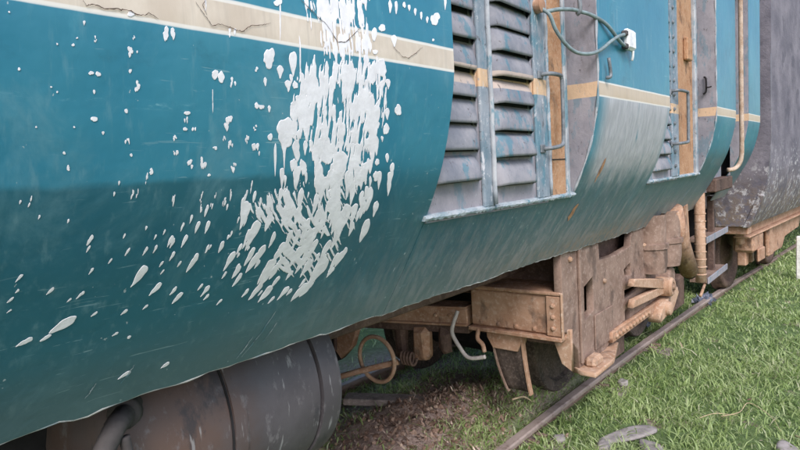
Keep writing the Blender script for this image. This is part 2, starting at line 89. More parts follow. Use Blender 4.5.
def make_paint():
    k = M('teal_paint', 0.42, 0.4)
    big = k.noise(2.2, detail=5); mid = k.noise(9, (1, 1, 0.5), detail=6, rough=0.65)
    up = k.mix(k.ss(big, 0.3, 0.7), (0.024, 0.172, 0.268), (0.046, 0.218, 0.308))
    up = k.mix(k.mul(k.ss(mid, 0.56, 0.72), 0.35), up, (0.10, 0.33, 0.42))
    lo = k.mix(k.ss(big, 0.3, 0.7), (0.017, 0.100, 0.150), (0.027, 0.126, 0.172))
    # darker lower band: crisp edge near the camera, softer further along
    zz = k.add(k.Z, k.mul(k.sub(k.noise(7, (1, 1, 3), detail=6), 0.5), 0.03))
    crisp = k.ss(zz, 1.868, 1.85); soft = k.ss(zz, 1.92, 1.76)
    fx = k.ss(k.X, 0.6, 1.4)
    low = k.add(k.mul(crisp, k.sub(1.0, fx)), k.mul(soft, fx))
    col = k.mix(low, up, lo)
    # horizontal scuff marks
    sc1 = k.mul(k.ss(k.math('ABSOLUTE', k.sub(k.Z, k.add(2.015, k.mul(k.X, -0.03)))), 0.012, 0.0), k.ss(k.noise(26, (0.5, 1, 2), detail=8, rough=0.8), 0.52, 0.68))
    sc1 = k.mul(sc1, k.mul(k.ss(k.X, 0.25, 0.4), k.ss(k.X, 0.75, 0.6)))
    col = k.mix(k.mul(sc1, 0.6), col, (0.22, 0.45, 0.52))
    # vertical wash streaks
    st = k.noise(1, (48, 48, 2.2), detail=5, rough=0.6)
    col = k.mix(k.mul(k.ss(st, 0.54, 0.76), 0.22), col, (0.24, 0.38, 0.42))
    # chalky fading, rubbed patches, hairline scratches in all directions
    ch0 = k.ss(k.noise(3.3, (1, 1, 0.7), detail=9, rough=0.72, off=(8, 8, 1), dist=0.6), 0.50, 0.74)
    col = k.mix(k.mul(ch0, 0.42), col, (0.17, 0.32, 0.37))
    dk = k.ss(k.noise(4.1, (0.8, 1, 1.2), detail=9, rough=0.7, off=(2, 9, 4)), 0.54, 0.72)
    col = k.mix(k.mul(dk, 0.45), col, (0.020, 0.085, 0.125))
    hs = k.ss(k.noise(1, (9, 9, 150), detail=3, rough=0.5, off=(0, 1, 8), dist=0.8), 0.665, 0.70)
    col = k.mix(k.mul(k.mul(hs, k.ss(big, 0.42, 0.62)), 0.45), col, (0.30, 0.45, 0.50))
    # road dirt and rubbed metal that gathers on the tucked under skirt, heavier towards the far end
    far = k.ss(k.X, 0.6, 2.6)
    d0 = k.ss(k.Z, 1.60, 1.37); d1 = k.ss(k.Z, 1.86, 1.40)
    stk = k.ss(k.noise(1, (30, 12, 3.0), detail=7, rough=0.75, off=(3, 0, 0)), 0.42, 0.62)
    col = k.mix(k.mul(d0, 0.55), col, (0.115, 0.152, 0.158))
    dirt = k.mul(k.mul(far, d1), k.add(0.35, k.mul(stk, 0.75)))
    dcol = k.mix(k.noise(3.5, detail=3), (0.22, 0.225, 0.245), (0.36, 0.345, 0.36))
    col = k.mix(k.math('MINIMUM', k.mul(dirt, 0.85), 0.85), col, dcol)
    brn = k.mul(k.mul(k.ss(k.X, 1.6, 3.6), k.ss(k.Z, 1.50, 1.37)), k.ss(k.noise(1, (30, 30, 4), detail=6, rough=0.7, off=(9, 1, 0)), 0.42, 0.6))
    col = k.mix(k.mul(brn, 0.75), col, (0.34, 0.245, 0.20))
    # panel between the doors: rubbed down to grey primer below the stripe
    zed = k.add(k.Z, k.mul(k.sub(k.noise(1, (11, 11, 1.6), detail=6, rough=0.6), 0.5), 0.34))
    g = k.mul(k.mul(k.ss(k.X, 2.66, 2.85), k.ss(k.X, 3.90, 3.74)), k.mul(k.ss(zed, 1.64, 1.86), k.ss(k.Z, 2.142, 2.136)))
    g = k.mul(g, k.ss(k.noise(1, (13, 13, 1.2), detail=6, rough=0.6, off=(0, 0, 5)), 0.22, 0.40))
    col = k.mix(k.mul(g, 0.92), col, k.mix(k.ss(st, 0.4, 0.62), (0.38, 0.37, 0.41), (0.48, 0.465, 0.505)))
    # bleached streaks that run down through everything on the far panels
    sk2 = k.mul(k.ss(k.noise(1, (60, 60, 3), detail=4, off=(1, 7, 2)), 0.60, 0.72), k.ss(k.X, 1.4, 2.4))
    col = k.mix(k.mul(sk2, 0.35), col, (0.42, 0.46, 0.48))
    # chips
    ch = k.ss(k.noise(60, (1, 1, 0.6), detail=3), 0.715, 0.74)
    col = k.mix(k.mul(ch, 0.7), col, (0.40, 0.46, 0.50))
    # beige waist stripe with cream edging
    sm = stripe_mask(k)
    z = k.add(k.Z, k.mul(k.sub(k.noise(6), 0.5), 0.004))
    e = k.math('MAXIMUM', k.ss(k.math('ABSOLUTE', k.sub(z, STRIPE0 + 0.003)), 0.005, 0.0025), k.ss(k.math('ABSOLUTE', k.sub(z, STRIPE1 - 0.003)), 0.005, 0.0025))
    sb = k.mix(k.ss(mid, 0.35, 0.7), (0.54, 0.45, 0.37), (0.66, 0.575, 0.49))
    sb = k.mix(k.mul(k.ss(k.X, 1.6, 2.9), 0.7), sb, (0.50, 0.375, 0.265))
    sb = k.mix(k.mul(k.ss(st, 0.5, 0.7), 0.3), sb, (0.36, 0.31, 0.27))
    col = k.mix(sm, col, sb)
    col = k.mix(k.mul(e, 0.75), col, (0.76, 0.73, 0.70))
    # rear bluish end of the body
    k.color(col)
    k.rough(k.add(0.26, k.add(k.mul(mid, 0.16), k.add(k.mul(ch0, 0.15), k.mul(dirt, 0.30)))))
    k.bump(k.add(k.mul(big, 1.2), k.add(k.mul(mid, 0.15), k.mul(ch0, 0.02))), 0.35, 0.025)
    return k.m

def make_primer(name, base, alt, teal=0.35, stripe=True, stripe_col=(0.62, 0.43, 0.29), chips=0.64):
    k = M(name, 0.75, 0.25)
    n = k.noise(7, detail=6, rough=0.65); f = k.noise(28, (1, 1, 0.6), detail=5, rough=0.7)
    col = k.mix(k.ss(n, 0.3, 0.7), base, alt)
    col = k.mix(k.mul(k.ss(k.noise(11, (1, 1, 0.45), detail=7, rough=0.7, off=(4, 2, 1)), 0.53, 0.60), teal), col, (0.06, 0.20, 0.27))
    if stripe: col = k.mix(k.mul(stripe_mask(k, 0.012), k.ss(f, 0.30, 0.42)), col, stripe_col)
    g2 = k.noise(34, (1, 1, 0.5), detail=7, rough=0.8, off=(5, 1, 3), dist=0.5)
    col = k.mix(k.mul(k.ss(g2, chips, chips + 0.05), 0.8), col, (0.56, 0.56, 0.60))
    col = k.mix(k.mul(k.ss(k.noise(5, (1, 1, 0.5), detail=8, rough=0.7, off=(1, 6, 2)), 0.54, 0.70), 0.5), col, (0.13, 0.115, 0.12))
    col = k.mix(k.mul(k.ss(g2, 0.40, 0.34), 0.7), col, (0.085, 0.075, 0.08))
    col = k.mix(k.mul(k.ss(k.noise(40, detail=4, off=(7, 7, 7)), 0.66, 0.72), 0.6), col, (0.07, 0.06, 0.065))
    k.color(col); k.bump(f, 0.45, 0.008); return k.m

def make_rust(name, a, b, c, dark=0.5, scale=1.0):
    k = M(name, 0.85, 0.2)
    n = k.noise(5 * scale, detail=8, rough=0.68); f = k.noise(38 * scale, detail=6, rough=0.7)
    col = k.mix(k.ss(n, 0.32, 0.66), a, b)
    col = k.mix(k.mul(k.ss(f, 0.48, 0.70), 0.75), col, c)
    col = k.mix(k.mul(k.ss(k.noise(9 * scale, (1, 1, 0.6), detail=6, off=(2, 5, 1)), 0.56, 0.70), dark), col, (0.045, 0.034, 0.032))
    k.color(col); k.bump(k.add(n, k.mul(f, 0.6)), 0.55, 0.012); return k.m

def flat(name, c, rough=0.7, spec=0.3, var=0.25, scale=14, metal=0.0):
    k = M(name, rough, spec, metal); n = k.noise(scale, detail=6, rough=0.65)
    k.color(k.mix(k.ss(n, 0.3, 0.7), tuple(x * (1 - var) for x in c), tuple(min(1, x * (1 + var)) for x in c))); k.bump(n, 0.3, 0.006); return k.m

PAINT = make_paint()
PRIMER = make_primer('grey_primer', (0.235, 0.225, 0.26), (0.33, 0.31, 0.345), 0.40)
LOUV = make_primer('dusty_louvre_paint', (0.18, 0.19, 0.23), (0.315, 0.305, 0.335), 0.65, True, (0.47, 0.385, 0.345))
FLAKE = make_primer('flaking_teal_frame_paint', (0.14, 0.20, 0.25), (0.30, 0.33, 0.38), 0.6, True, (0.60, 0.42, 0.28), 0.57)
LEDGE = make_primer('worn_pale_edge', (0.22, 0.30, 0.35), (0.46, 0.48, 0.51), 0.75, False)
EDGE = make_primer('bare_metal_edge', (0.30, 0.30, 0.31), (0.52, 0.50, 0.49), 0.35, False)
BEAD = make_primer('worn_bead', (0.24, 0.28, 0.33), (0.46, 0.47, 0.50), 0.7, False)
DOOR = make_rust('tan_door_paint', (0.36, 0.185, 0.100), (0.47, 0.275, 0.165), (0.53, 0.37, 0.26), 0.6, 1.6)
RUST = make_rust('dusty_rust', (0.32, 0.175, 0.110), (0.46, 0.285, 0.200), (0.57, 0.42, 0.335), 0.6)
RUSTD = make_rust('dark_rust', (0.080, 0.052, 0.046), (0.150, 0.096, 0.078), (0.22, 0.155, 0.13), 0.5)
RUSTG = make_rust('mauve_weathered_steel', (0.185, 0.120, 0.095), (0.290, 0.200, 0.162), (0.39, 0.295, 0.25), 0.55)
TAN = make_rust('tan_dusty_steel', (0.35, 0.205, 0.13), (0.48, 0.315, 0.225), (0.59, 0.46, 0.37), 0.5)
DARK = flat('underframe_grime', (0.020, 0.018, 0.020), 0.9)
STEEL = flat('worn_grey_steel', (0.15, 0.165, 0.185), 0.5, 0.5, 0.35, 30)
PALE = flat('pale_pipe_paint', (0.52, 0.47, 0.45), 0.6)
CREAMP = make_rust('rusty_cream_pole', (0.36, 0.24, 0.17), (0.56, 0.44, 0.36), (0.62, 0.53, 0.46), 0.35, 2.0)
WHITE = flat('white_splash_paint', (0.76, 0.745, 0.79), 0.65, 0.25, 0.08, 34)
CRACK = flat('dark_crack', (0.10, 0.07, 0.055), 0.9)
RUBBER = flat('old_grey_rubber', (0.075, 0.066, 0.066), 0.8)
CABLE = flat('grey_green_cable', (0.20, 0.255, 0.27), 0.5, 0.4, 0.25, 30)
PLUG = flat('white_plastic_plug', (0.74, 0.74, 0.76), 0.5)

def make_tank():
    k = M('tank_paint', 0.5, 0.4)
    n = k.noise(4, detail=6, rough=0.6); f = k.noise(22, (1, 1, 0.5), detail=6, rough=0.7)
    col = k.mix(k.ss(n, 0.35, 0.65), (0.070, 0.062, 0.070), (0.098, 0.088, 0.098))
    r = k.mul(k.ss(k.add(k.X, k.mul(k.sub(n, 0.5), 0.5)), 1.15, 0.85), k.ss(k.noise(3, (1, 1, 0.4), detail=4, off=(1, 1, 0)), 0.35, 0.6))
    col = k.mix(k.mul(r, 0.85), col, (0.125, 0.075, 0.060))
    col = k.mix(k.mul(k.ss(f, 0.55, 0.68), 0.6), col, (0.19, 0.175, 0.185))
    col = k.mix(k.mul(k.ss(k.noise(7, (1, 1, 0.5), detail=7, rough=0.7, off=(0, 3, 9)), 0.54, 0.66), 0.75), col, (0.035, 0.034, 0.042))
    col = k.mix(k.mul(k.ss(k.noise(1, (40, 14, 5), detail=5, off=(2, 0, 0)), 0.63, 0.68), 0.6), col, (0.34, 0.33, 0.34))
    k.color(col); k.rough(k.add(0.38, k.mul(f, 0.3))); k.bump(f, 0.2, 0.006); return k.m
TANK = make_tank()

def make_wagon():
    k = M('bleached_grey_carriage_paint', 0.8, 0.25)
    n = k.noise(2.2, detail=6, rough=0.6); f = k.noise(17, detail=7, rough=0.72)
    col = k.mix(k.ss(n, 0.35, 0.68), (0.135, 0.125, 0.155), (0.235, 0.215, 0.25))
    col = k.mix(k.mul(k.ss(k.Z, 1.75, 1.1), k.ss(f, 0.40, 0.55)), col, (0.20, 0.155, 0.13))
    sp = k.mul(k.ss(k.noise(11, detail=6, rough=0.8, off=(3, 3, 3)), 0.535, 0.60), k.ss(k.add(k.Z, k.mul(n, 0.9)), 2.5, 2.0))
    col = k.mix(k.mul(sp, 0.85), col, (0.55, 0.53, 0.55))
    col = k.mix(k.mul(k.ss(k.noise(4, (1, 1, 1), detail=6, off=(6, 0, 2)), 0.58, 0.64), 0.6), col, (0.095, 0.09, 0.115))
    k.color(col); k.bump(f, 0.6, 0.02); return k.m
WAGON = make_wagon()

# ------------------------------------------------------------------ mesh helpers
def mesh(name, v, f, mats, parent=None, smooth=False, loc=None, midx=None):
    me = bpy.data.meshes.new(name); me.from_pydata([tuple(map(float, p)) for p in v], [], [tuple(map(int, q)) for q in f])
    if not isinstance(mats, (list, tuple)): mats = [mats]
    for m in mats: me.materials.append(m)
    if smooth: me.polygons.foreach_set('use_smooth', [True] * len(me.polygons))
    if midx is not None: me.polygons.foreach_set('material_index', midx)
    me.update()
    return link(name, me, parent, loc)
def link(name, me, parent=None, loc=None):
    o = bpy.data.objects.new(name, me); COL.objects.link(o)
    if loc is not None: o.location = loc
    if parent is not None:
        o.parent = parent
        if parent.type == 'EMPTY': o.matrix_parent_inverse = Matrix.Translation(parent.location).inverted()
        elif any(abs(c) > 1e-9 for c in parent.location): o.matrix_parent_inverse = Matrix.Translation(parent.location).inverted()
    return o
def thing(name, label, cat, loc=(0, 0, 0), group=None):
    o = bpy.data.objects.new(name, None); COL.objects.link(o); o.location = loc; o.empty_display_size = 0.2
    return tag(o, label, cat, group)
def tag(o, label, cat, group=None):
    o['label'] = label; o['category'] = cat
    if group: o['group'] = group
    return o
def bm_obj(name, bm, mat, parent=None, smooth=False, loc=None):
    me = bpy.data.meshes.new(name); bmesh.ops.recalc_face_normals(bm, faces=bm.faces); bm.to_mesh(me); bm.free(); me.materials.append(mat)
    if smooth: me.polygons.foreach_set('use_smooth', [True] * len(me.polygons))
    return link(name, me, parent, loc)
def bm_box(bm, x0, x1, y0, y1, z0, z1, bevel=0.004, mtx=None):
    r = bmesh.ops.create_cube(bm, size=1.0); vs = r['verts']
    for v in vs: v.co = Vector(((x0 + x1) / 2 + v.co.x * (x1 - x0), (y0 + y1) / 2 + v.co.y * (y1 - y0), (z0 + z1) / 2 + v.co.z * (z1 - z0)))
    if bevel:
        es = list({e for v in vs for e in v.link_edges})
        r2 = bmesh.ops.bevel(bm, geom=es, offset=min(bevel, 0.4 * min(x1 - x0, y1 - y0, z1 - z0)), segments=1, affect='EDGES')
        vs = list({v for f in r2['faces'] for v in f.verts} | {v for v in vs if v.is_valid})
    if mtx is not None:
        for v in vs: v.co = mtx @ v.co
def box(name, x0, x1, y0, y1, z0, z1, mat, parent=None, bevel=0.004, mtx=None):
    bm = bmesh.new(); bm_box(bm, x0, x1, y0, y1, z0, z1, bevel, mtx); return bm_obj(name, bm, mat, parent)
def smooth_path(pts, n=8):
    P = [Vector(p) for p in pts]; out = []
    for i in range(len(P) - 1):
        p0 = P[max(i - 1, 0)]; p1 = P[i]; p2 = P[i + 1]; p3 = P[min(i + 2, len(P) - 1)]
        for j in range(n):
            t = j / n
            out.append(0.5 * ((2 * p1) + (p2 - p0) * t + (2 * p0 - 5 * p1 + 4 * p2 - p3) * t * t + (3 * p1 - p0 - 3 * p2 + p3) * t ** 3))
    return out + [P[-1]]
def tube_data(path, r, n=10, closed=False):
    P = [Vector(p) for p in path]; V = []; F = []; m = len(P); up = None
    for i, p in enumerate(P):
        a = P[(i - 1) % m] if (closed or i > 0) else P[0]; b = P[(i + 1) % m] if (closed or i < m - 1) else P[-1]
        t = (b - a).normalized()
        if up is None:
            up = Vector((0, 0, 1)) if abs(t.z) < 0.9 else Vector((1, 0, 0))
        s = t.cross(up).normalized(); up = s.cross(t).normalized()
        rr = r(i / max(m - 1, 1)) if callable(r) else r
        for j in range(n):
            q = 2 * math.pi * j / n; V.append(p + (s * math.cos(q) + up * math.sin(q)) * rr)
    for i in range(m if closed else m - 1):
        for j in range(n):
            a = i * n + j; b = i * n + (j + 1) % n; c = ((i + 1) % m) * n + (j + 1) % n; d = ((i + 1) % m) * n + j
            F.append((a, b, c, d))
    if not closed: F.append(tuple(range(n))[::-1]); F.append(tuple((m - 1) * n + j for j in range(n)))
    return V, F
def tube(name, path, r, mat, parent=None, n=10, closed=False):
    v, f = tube_data(path, r, n, closed); return mesh(name, v, f, mat, parent, True)
def lathe_data(prof, axis, center, n=40):
    V = []; F = []; c = Vector(center)
    for (h, r) in prof:
        for j in range(n):
            q = 2 * math.pi * j / n
            if axis == 'x': V.append(c + Vector((h, r * math.cos(q), r * math.sin(q))))
            elif axis == 'y': V.append(c + Vector((r * math.cos(q), h, r * math.sin(q))))
            else: V.append(c + Vector((r * math.cos(q), r * math.sin(q), h)))
    for i in range(len(prof) - 1):
        for j in range(n): F.append((i * n + j, i * n + (j + 1) % n, (i + 1) * n + (j + 1) % n, (i + 1) * n + j))
    return V, F
def lathe(name, prof, axis, center, mat, parent=None, n=40, auto=True):
    v, f = lathe_data(prof, axis, center, n); o = mesh(name, v, f, mat, parent, True)
    if auto: o.data.set_sharp_from_angle(angle=math.radians(35))
    return o
def plate(name, outline, holes, y, depth, mat, parent=None, bevel=0.006, plane='xz'):
    cu = bpy.data.curves.new(name, 'CURVE'); cu.dimensions = '2D'; cu.fill_mode = 'BOTH'; cu.extrude = depth / 2 - bevel; cu.bevel_depth = bevel; cu.bevel_resolution = 1; cu.offset = -bevel
    for pts in [outline] + list(holes):
        sp = cu.splines.new('POLY'); sp.points.add(len(pts) - 1); sp.use_cyclic_u = True
        for p, q in zip(sp.points, pts): p.co = (q[0], q[1], 0, 1)
    tmp = bpy.data.objects.new(name + '_tmp', cu); COL.objects.link(tmp)
    dg = bpy.context.evaluated_depsgraph_get(); me = bpy.data.meshes.new_from_object(tmp.evaluated_get(dg)); bpy.data.objects.remove(tmp); bpy.data.curves.remove(cu)
    if plane == 'xz': mt = Matrix(((1, 0, 0, 0), (0, 0, 1, y + depth / 2), (0, 1, 0, 0), (0, 0, 0, 1)))
    else: mt = Matrix(((0, 0, 1, y + depth / 2), (1, 0, 0, 0), (0, 1, 0, 0), (0, 0, 0, 1)))   # outline in (y, z), depth along x
    me.transform(mt); me.materials.clear(); me.materials.append(mat)
    bm = bmesh.new(); bm.from_mesh(me); bmesh.ops.remove_doubles(bm, verts=bm.verts, dist=0.0003); bmesh.ops.recalc_face_normals(bm, faces=bm.faces); bm.to_mesh(me); bm.free()
    return link(name, me, parent)
def bolt_mesh(axis='y', r=0.012, h=0.010):
    prof = [(0.0, r), (-h * 0.6, r * 0.95), (-h, r * 0.55), (-h, 0.0005)]
    v, f = lathe_data(prof, axis, (0, 0, 0), 8); me = bpy.data.meshes.new('bolt'); me.from_pydata([tuple(p) for p in v], [], f); return me
# value noise on a grid for the paint splash and the ground
def vnoise(x, y, seed=0):
    r = np.random.default_rng(seed); T = r.random((257, 257)); xi = np.floor(x).astype(int); yi = np.floor(y).astype(int); fx = x - xi; fy = y - yi
    fx = fx * fx * (3 - 2 * fx); fy = fy * fy * (3 - 2 * fy); a = xi % 256; b = yi % 256
    return (T[a, b] * (1 - fx) + T[a + 1, b] * fx) * (1 - fy) + (T[a, b + 1] * (1 - fx) + T[a + 1, b + 1] * fx) * fy
def fbm(x, y, seed=0, o=4):
    s = 0; a = 0.5; t = 0
    for i in range(o): s = s + a * vnoise(x * 2 ** i, y * 2 ** i, seed + i); t += a; a *= 0.5
    return s / t

# ------------------------------------------------------------------ the body side profile: Y as a function of Z
PZ = [1.36, 1.44, 1.53, 1.62, 1.71, 1.78, 1.857, 1.95, 2.03, 2.09, 2.14, 4.0]
PY = [1.350, 1.297, 1.240, 1.185, 1.132, 1.097, 1.064, 1.036, 1.018, 1.007, 1.0, 1.0]
_zz = np.linspace(1.30, 4.0, 541); _yy = np.interp(_zz, PZ, PY)
_yy[0:12] = 1.35 + (1.36 - _zz[0:12]) * 0.66
_yy = np.convolve(np.pad(_yy, 4, 'edge'), np.ones(9) / 9, 'valid')
_yl = [float(q) for q in _yy]
def prof(z):
    if isinstance(z, np.ndarray): return np.interp(z, _zz, _yy)
    t = (float(z) - 1.30) / 0.005; t = min(max(t, 0.0), 539.999); i = int(t); return _yl[i] + (_yl[i + 1] - _yl[i]) * (t - i)
def surf(x, z, off=0.0):
    d = (prof(z + 0.004) - prof(z - 0.004)) / 0.008; l = math.sqrt(1 + d * d)
    return (x, float(prof(z)) - off / l, z + off * d / l)

TRACK_Z = 0.12
def rail_y(x): return 1.822 - 0.0008 * (x - 1.0) - 0.0046 * max(x - 1.5, 0.0) ** 2 if x < 9.5 else rail_y(9.4999) - 0.075 * (x - 9.4999)

# ================================================================== SETTING: ground
def ground_h(x, y):
    x = np.asarray(x, float); y = np.asarray(y, float)
    h = 0.05 * (fbm(x * 0.7 + 40, y * 0.7 + 40, 3) - 0.5) + 0.03 * (fbm(x * 4 + 80, y * 4 + 80, 9) - 0.5)
    ry = 1.822 - 0.0008 * (x - 1) - 0.0046 * np.clip(x - 1.5, 0, 8.0) ** 2 - 0.075 * np.clip(x - 9.5, 0, 100)
    near = (np.abs(x) < 30)
    h = h + near * 0.05 * np.exp(-((y - ry - 0.8) / 0.6) ** 2)
    g = lambda cx, cy, sx, sy, a: a * np.exp(-0.5 * (((x - cx) / sx) ** 2 + ((y - cy) / sy) ** 2))
    rough = 0.6 + 0.8 * fbm(x * 9 + 20, y * 9 + 20, 21)
    m = g(3.15, 2.34, 0.35, 0.20, 0.12) + g(2.75, 2.45, 0.35, 0.28, 0.08) + g(4.2, 2.12, 0.6, 0.20, 0.14) + g(3.8, 2.10, 0.45, 0.20, 0.10) + g(3.3, 2.8, 0.6, 0.3, 0.08)
    h = h + m * rough
    h = h + 0.04 * np.exp(-((y - ry) / 0.22) ** 2) * near
    lim = 0.045 + 0.02 * (fbm(x * 6, y * 6, 5) - 0.5)
    k = np.exp(-((y - ry) / 0.09) ** 4) * near
    return h * (1 - k) + np.minimum(h, lim) * k
xs = np.concatenate([[-600, -200, -60, -20, -8, -5], np.arange(-3, 2.0, 0.15), np.arange(2.0, 7, 0.04), np.arange(7, 16, 0.1), [18, 22, 30, 50, 100, 250, 600]])
ys = np.concatenate([[-600, -200, -60, -20, -10, -6], np.arange(-4, 0, 0.15), np.arange(0, 4.2, 0.04), np.arange(4.2, 8, 0.2), [10, 14, 20, 40, 100, 250, 600]])
gx, gy = np.meshgrid(xs, ys, indexing='ij'); gz = ground_h(gx, gy); gz = np.where((np.abs(gx) > 25) | (np.abs(gy) > 15), -0.02, gz)
n1, n2 = gx.shape
ii, jj = np.meshgrid(np.arange(n1 - 1), np.arange(n2 - 1), indexing='ij'); a = (ii * n2 + jj).ravel()
gf = np.stack([a, a + n2, a + n2 + 1, a + 1], 1)
def make_ground():
    k = M('earth_and_turf', 0.95, 0.1)
    n = k.noise(1.6, detail=6); f = k.noise(30, detail=8, rough=0.75); m = k.noise(9, detail=5)
    turf = k.mix(k.ss(m, 0.3, 0.7), (0.105, 0.160, 0.062), (0.175, 0.240, 0.105))
    earth = k.mix(k.ss(f, 0.35, 0.68), (0.25, 0.175, 0.150), (0.48, 0.375, 0.335))
    under = k.mul(k.ss(k.add(k.Y, k.mul(k.sub(n, 0.5), 0.5)), 1.75, 2.05), k.mul(k.ss(k.X, 5.2, 4.2), k.ss(k.Y, 4.4, 3.6)))
    col = k.mix(under, turf, earth)
    col = k.mix(k.mul(k.ss(k.noise(3.1, detail=5, off=(5, 5, 0)), 0.60, 0.68), 0.7), col, earth)
    k.color(col); k.bump(k.add(m, f), 0.8, 0.03); return k.m
GROUND = make_ground()
go = mesh('ground', np.stack([gx.ravel(), gy.ravel(), gz.ravel()], 1), gf, GROUND, smooth=True); go['kind'] = 'structure'

# rails
def rail_profile():
    h = TRACK_Z
    return [(-0.065, h - 0.150), (0.065, h - 0.150), (0.065, h - 0.140), (0.012, h - 0.122), (0.009, h - 0.045), (0.033, h - 0.034), (0.035, h - 0.008), (0.026, h), (-0.026, h), (-0.035, h - 0.008), (-0.033, h - 0.034), (-0.009, h - 0.045), (-0.012, h - 0.122), (-0.065, h - 0.140)]
RAILM = make_rust('rusty_rail', (0.145, 0.100, 0.088), (0.26, 0.195, 0.175), (0.40, 0.33, 0.31), 0.3, 1.6)
def railtop():
    k = M('worn_rail', 0.6, 0.4, 0.0); n = k.noise(9, detail=8, rough=0.7); f = k.noise(45, (0.3, 1, 1), detail=6, rough=0.7)
    col = k.mix(k.ss(n, 0.32, 0.66), (0.135, 0.085, 0.066), (0.25, 0.17, 0.14)); col = k.mix(k.mul(k.ss(f, 0.5, 0.7), 0.6), col, (0.37, 0.28, 0.24))
    run = k.mul(k.ss(k.Z, 0.06, 0.115), k.ss(n, 0.25, 0.5)); col = k.mix(k.mul(run, 0.55), col, (0.42, 0.355, 0.335)); k.color(col); k.bump(k.add(n, f), 0.4, 0.008); return k.m
RAILM = railtop()
def rail(off, label):
    xs_ = np.concatenate([np.arange(-12, 16, 0.25), np.arange(16, 60, 1.0)]); pr = rail_profile(); V = []; F = []; n = len(pr)
    for x in xs_:
        for (dy, z) in pr: V.append((x, rail_y(x) + off + dy, z + 0.004 * math.sin(x * 1.7) - 0.010 * min(max(x - 7.0, 0.0), 4.0)))
    for i in range(len(xs_) - 1):
        for j in range(n): F.append((i * n + j, i * n + (j + 1) % n, (i + 1) * n + (j + 1) % n, (i + 1) * n + j))
    F.append(tuple(range(n))); F.append(tuple((len(xs_) - 1) * n + j for j in range(n)))
    return tag(mesh('rail', V, F, RAILM), label, 'rail', 'rails of the track')
rail(0.0, 'rusty rail lying in the grass, the one fully in view')
rail(1.676, 'rusty rail half hidden in shade beneath the locomotive')

SLEEP = make_rust('grey_weathered_sleeper', (0.17, 0.135, 0.125), (0.29, 0.24, 0.225), (0.40, 0.35, 0.33), 0.3)
for x, lab in ((3.38, 'sleeper end nearest the viewer, barely showing beside the rail'), (4.55, 'second buried sleeper end beside the rail, next to a pale stone'), (5.7, 'third buried sleeper end beside the rail, level with the bogie rear')):
    top = 0.052; mt = Matrix.Translation((x, rail_y(x) + 0.82, 0)) @ Matrix.Rotation(-0.0092 * (x - 1.5), 4, 'Z')
    o = box('sleeper', -0.11, 0.11, -1.06, -0.65, top - 0.15, top, SLEEP, None, 0.015, mt); tag(o, lab, 'sleeper', 'buried sleeper ends along the rail')
    for dx in (-0.05, 0.06):
        bm = bmesh.new(); bm_box(bm, x + dx - 0.018, x + dx + 0.018, rail_y(x) - 0.105, rail_y(x) - 0.03, 0.02, 0.075, 0.006); bm_obj('rail_clip', bm, RAILM, o)
# ================================================================== LOCOMOTIVE
loco = thing('locomotive', 'weathered teal diesel locomotive with beige waist stripe and a big white paint splash', 'locomotive', (2.0, 2.5, TRACK_Z))
T_SK = 0.010
def skin(name, x0, x1, z0, z1, parent, ragged=False, step=0.05, mat=PAINT):
    """curved sheet following the body side, with thickness; ragged = chipped lower edge"""
    nx = max(2, int(round((x1 - x0) / step)) + 1); X = np.linspace(x0, x1, nx)
    base = [z for z in _zz if z0 < z < z1]
    zl = [z0] + [z for z in base[::(4 if z1 < 2.3 else 5)] if z - z0 > 0.012 and z1 - z > 0.012] + [z1]
    nz = len(zl); V = []; F = []
    low = np.zeros(nx)
    if ragged:
        low = 0.010 * (fbm(X * 11, X * 0 + 3.3, 31, 3) - 0.5) * 2 + 0.006 * np.sign(np.sin(X * 37 + 3 * np.sin(X * 11))) * (fbm(X * 25, X * 0 + 1, 8, 2) - 0.4)
        low = low - 0.02 * np.exp(-0.5 * ((X - 4.2) / 0.8) ** 2)
    BMP = 0.0008 * (fbm(X[:, None] * 1.5 + 9 + 0 * np.array(zl)[None], np.array(zl)[None] * 2.5 + 0 * X[:, None], 77, 2) - 0.5)
    for lay, off in ((0, 0.0), (1, -T_SK)):
        for i, x in enumerate(X):
            for j, z in enumerate(zl):
                zz = z + (low[i] * max(0, 1 - j / 6.0) if ragged else 0)
                bump = BMP[i, j]
                V.append(surf(x, zz, off + bump))
    N = nx * nz
    for i in range(nx - 1):
        for j in range(nz - 1):
            a = i * nz + j; F.append((a, a + nz, a + nz + 1, a + 1)); b = a + N; F.append((b, b + 1, b + nz + 1, b + nz))
        a = i * nz; F.append((a, a + N, a + nz + N, a + nz)); a = i * nz + nz - 1; F.append((a, a + nz, a + nz + N, a + N))
    for j in range(nz - 1):
        a = j; F.append((a, a + 1, a + 1 + N, a + N)); a = (nx - 1) * nz + j; F.append((a, a + N, a + 1 + N, a + 1))
    o = mesh(name, V, F, mat, parent, True)
    if ragged: tube('worn_edge', [(V[i * nz][0], V[i * nz][1] + 0.004, V[i * nz][2] - 0.001) for i in range(nx)], lambda t: 0.0030 + 0.0022 * math.sin(t * 170 + x0) * math.sin(t * 67), EDGE, o, 6)
    o.data.set_sharp_from_angle(angle=math.radians(40)); return o

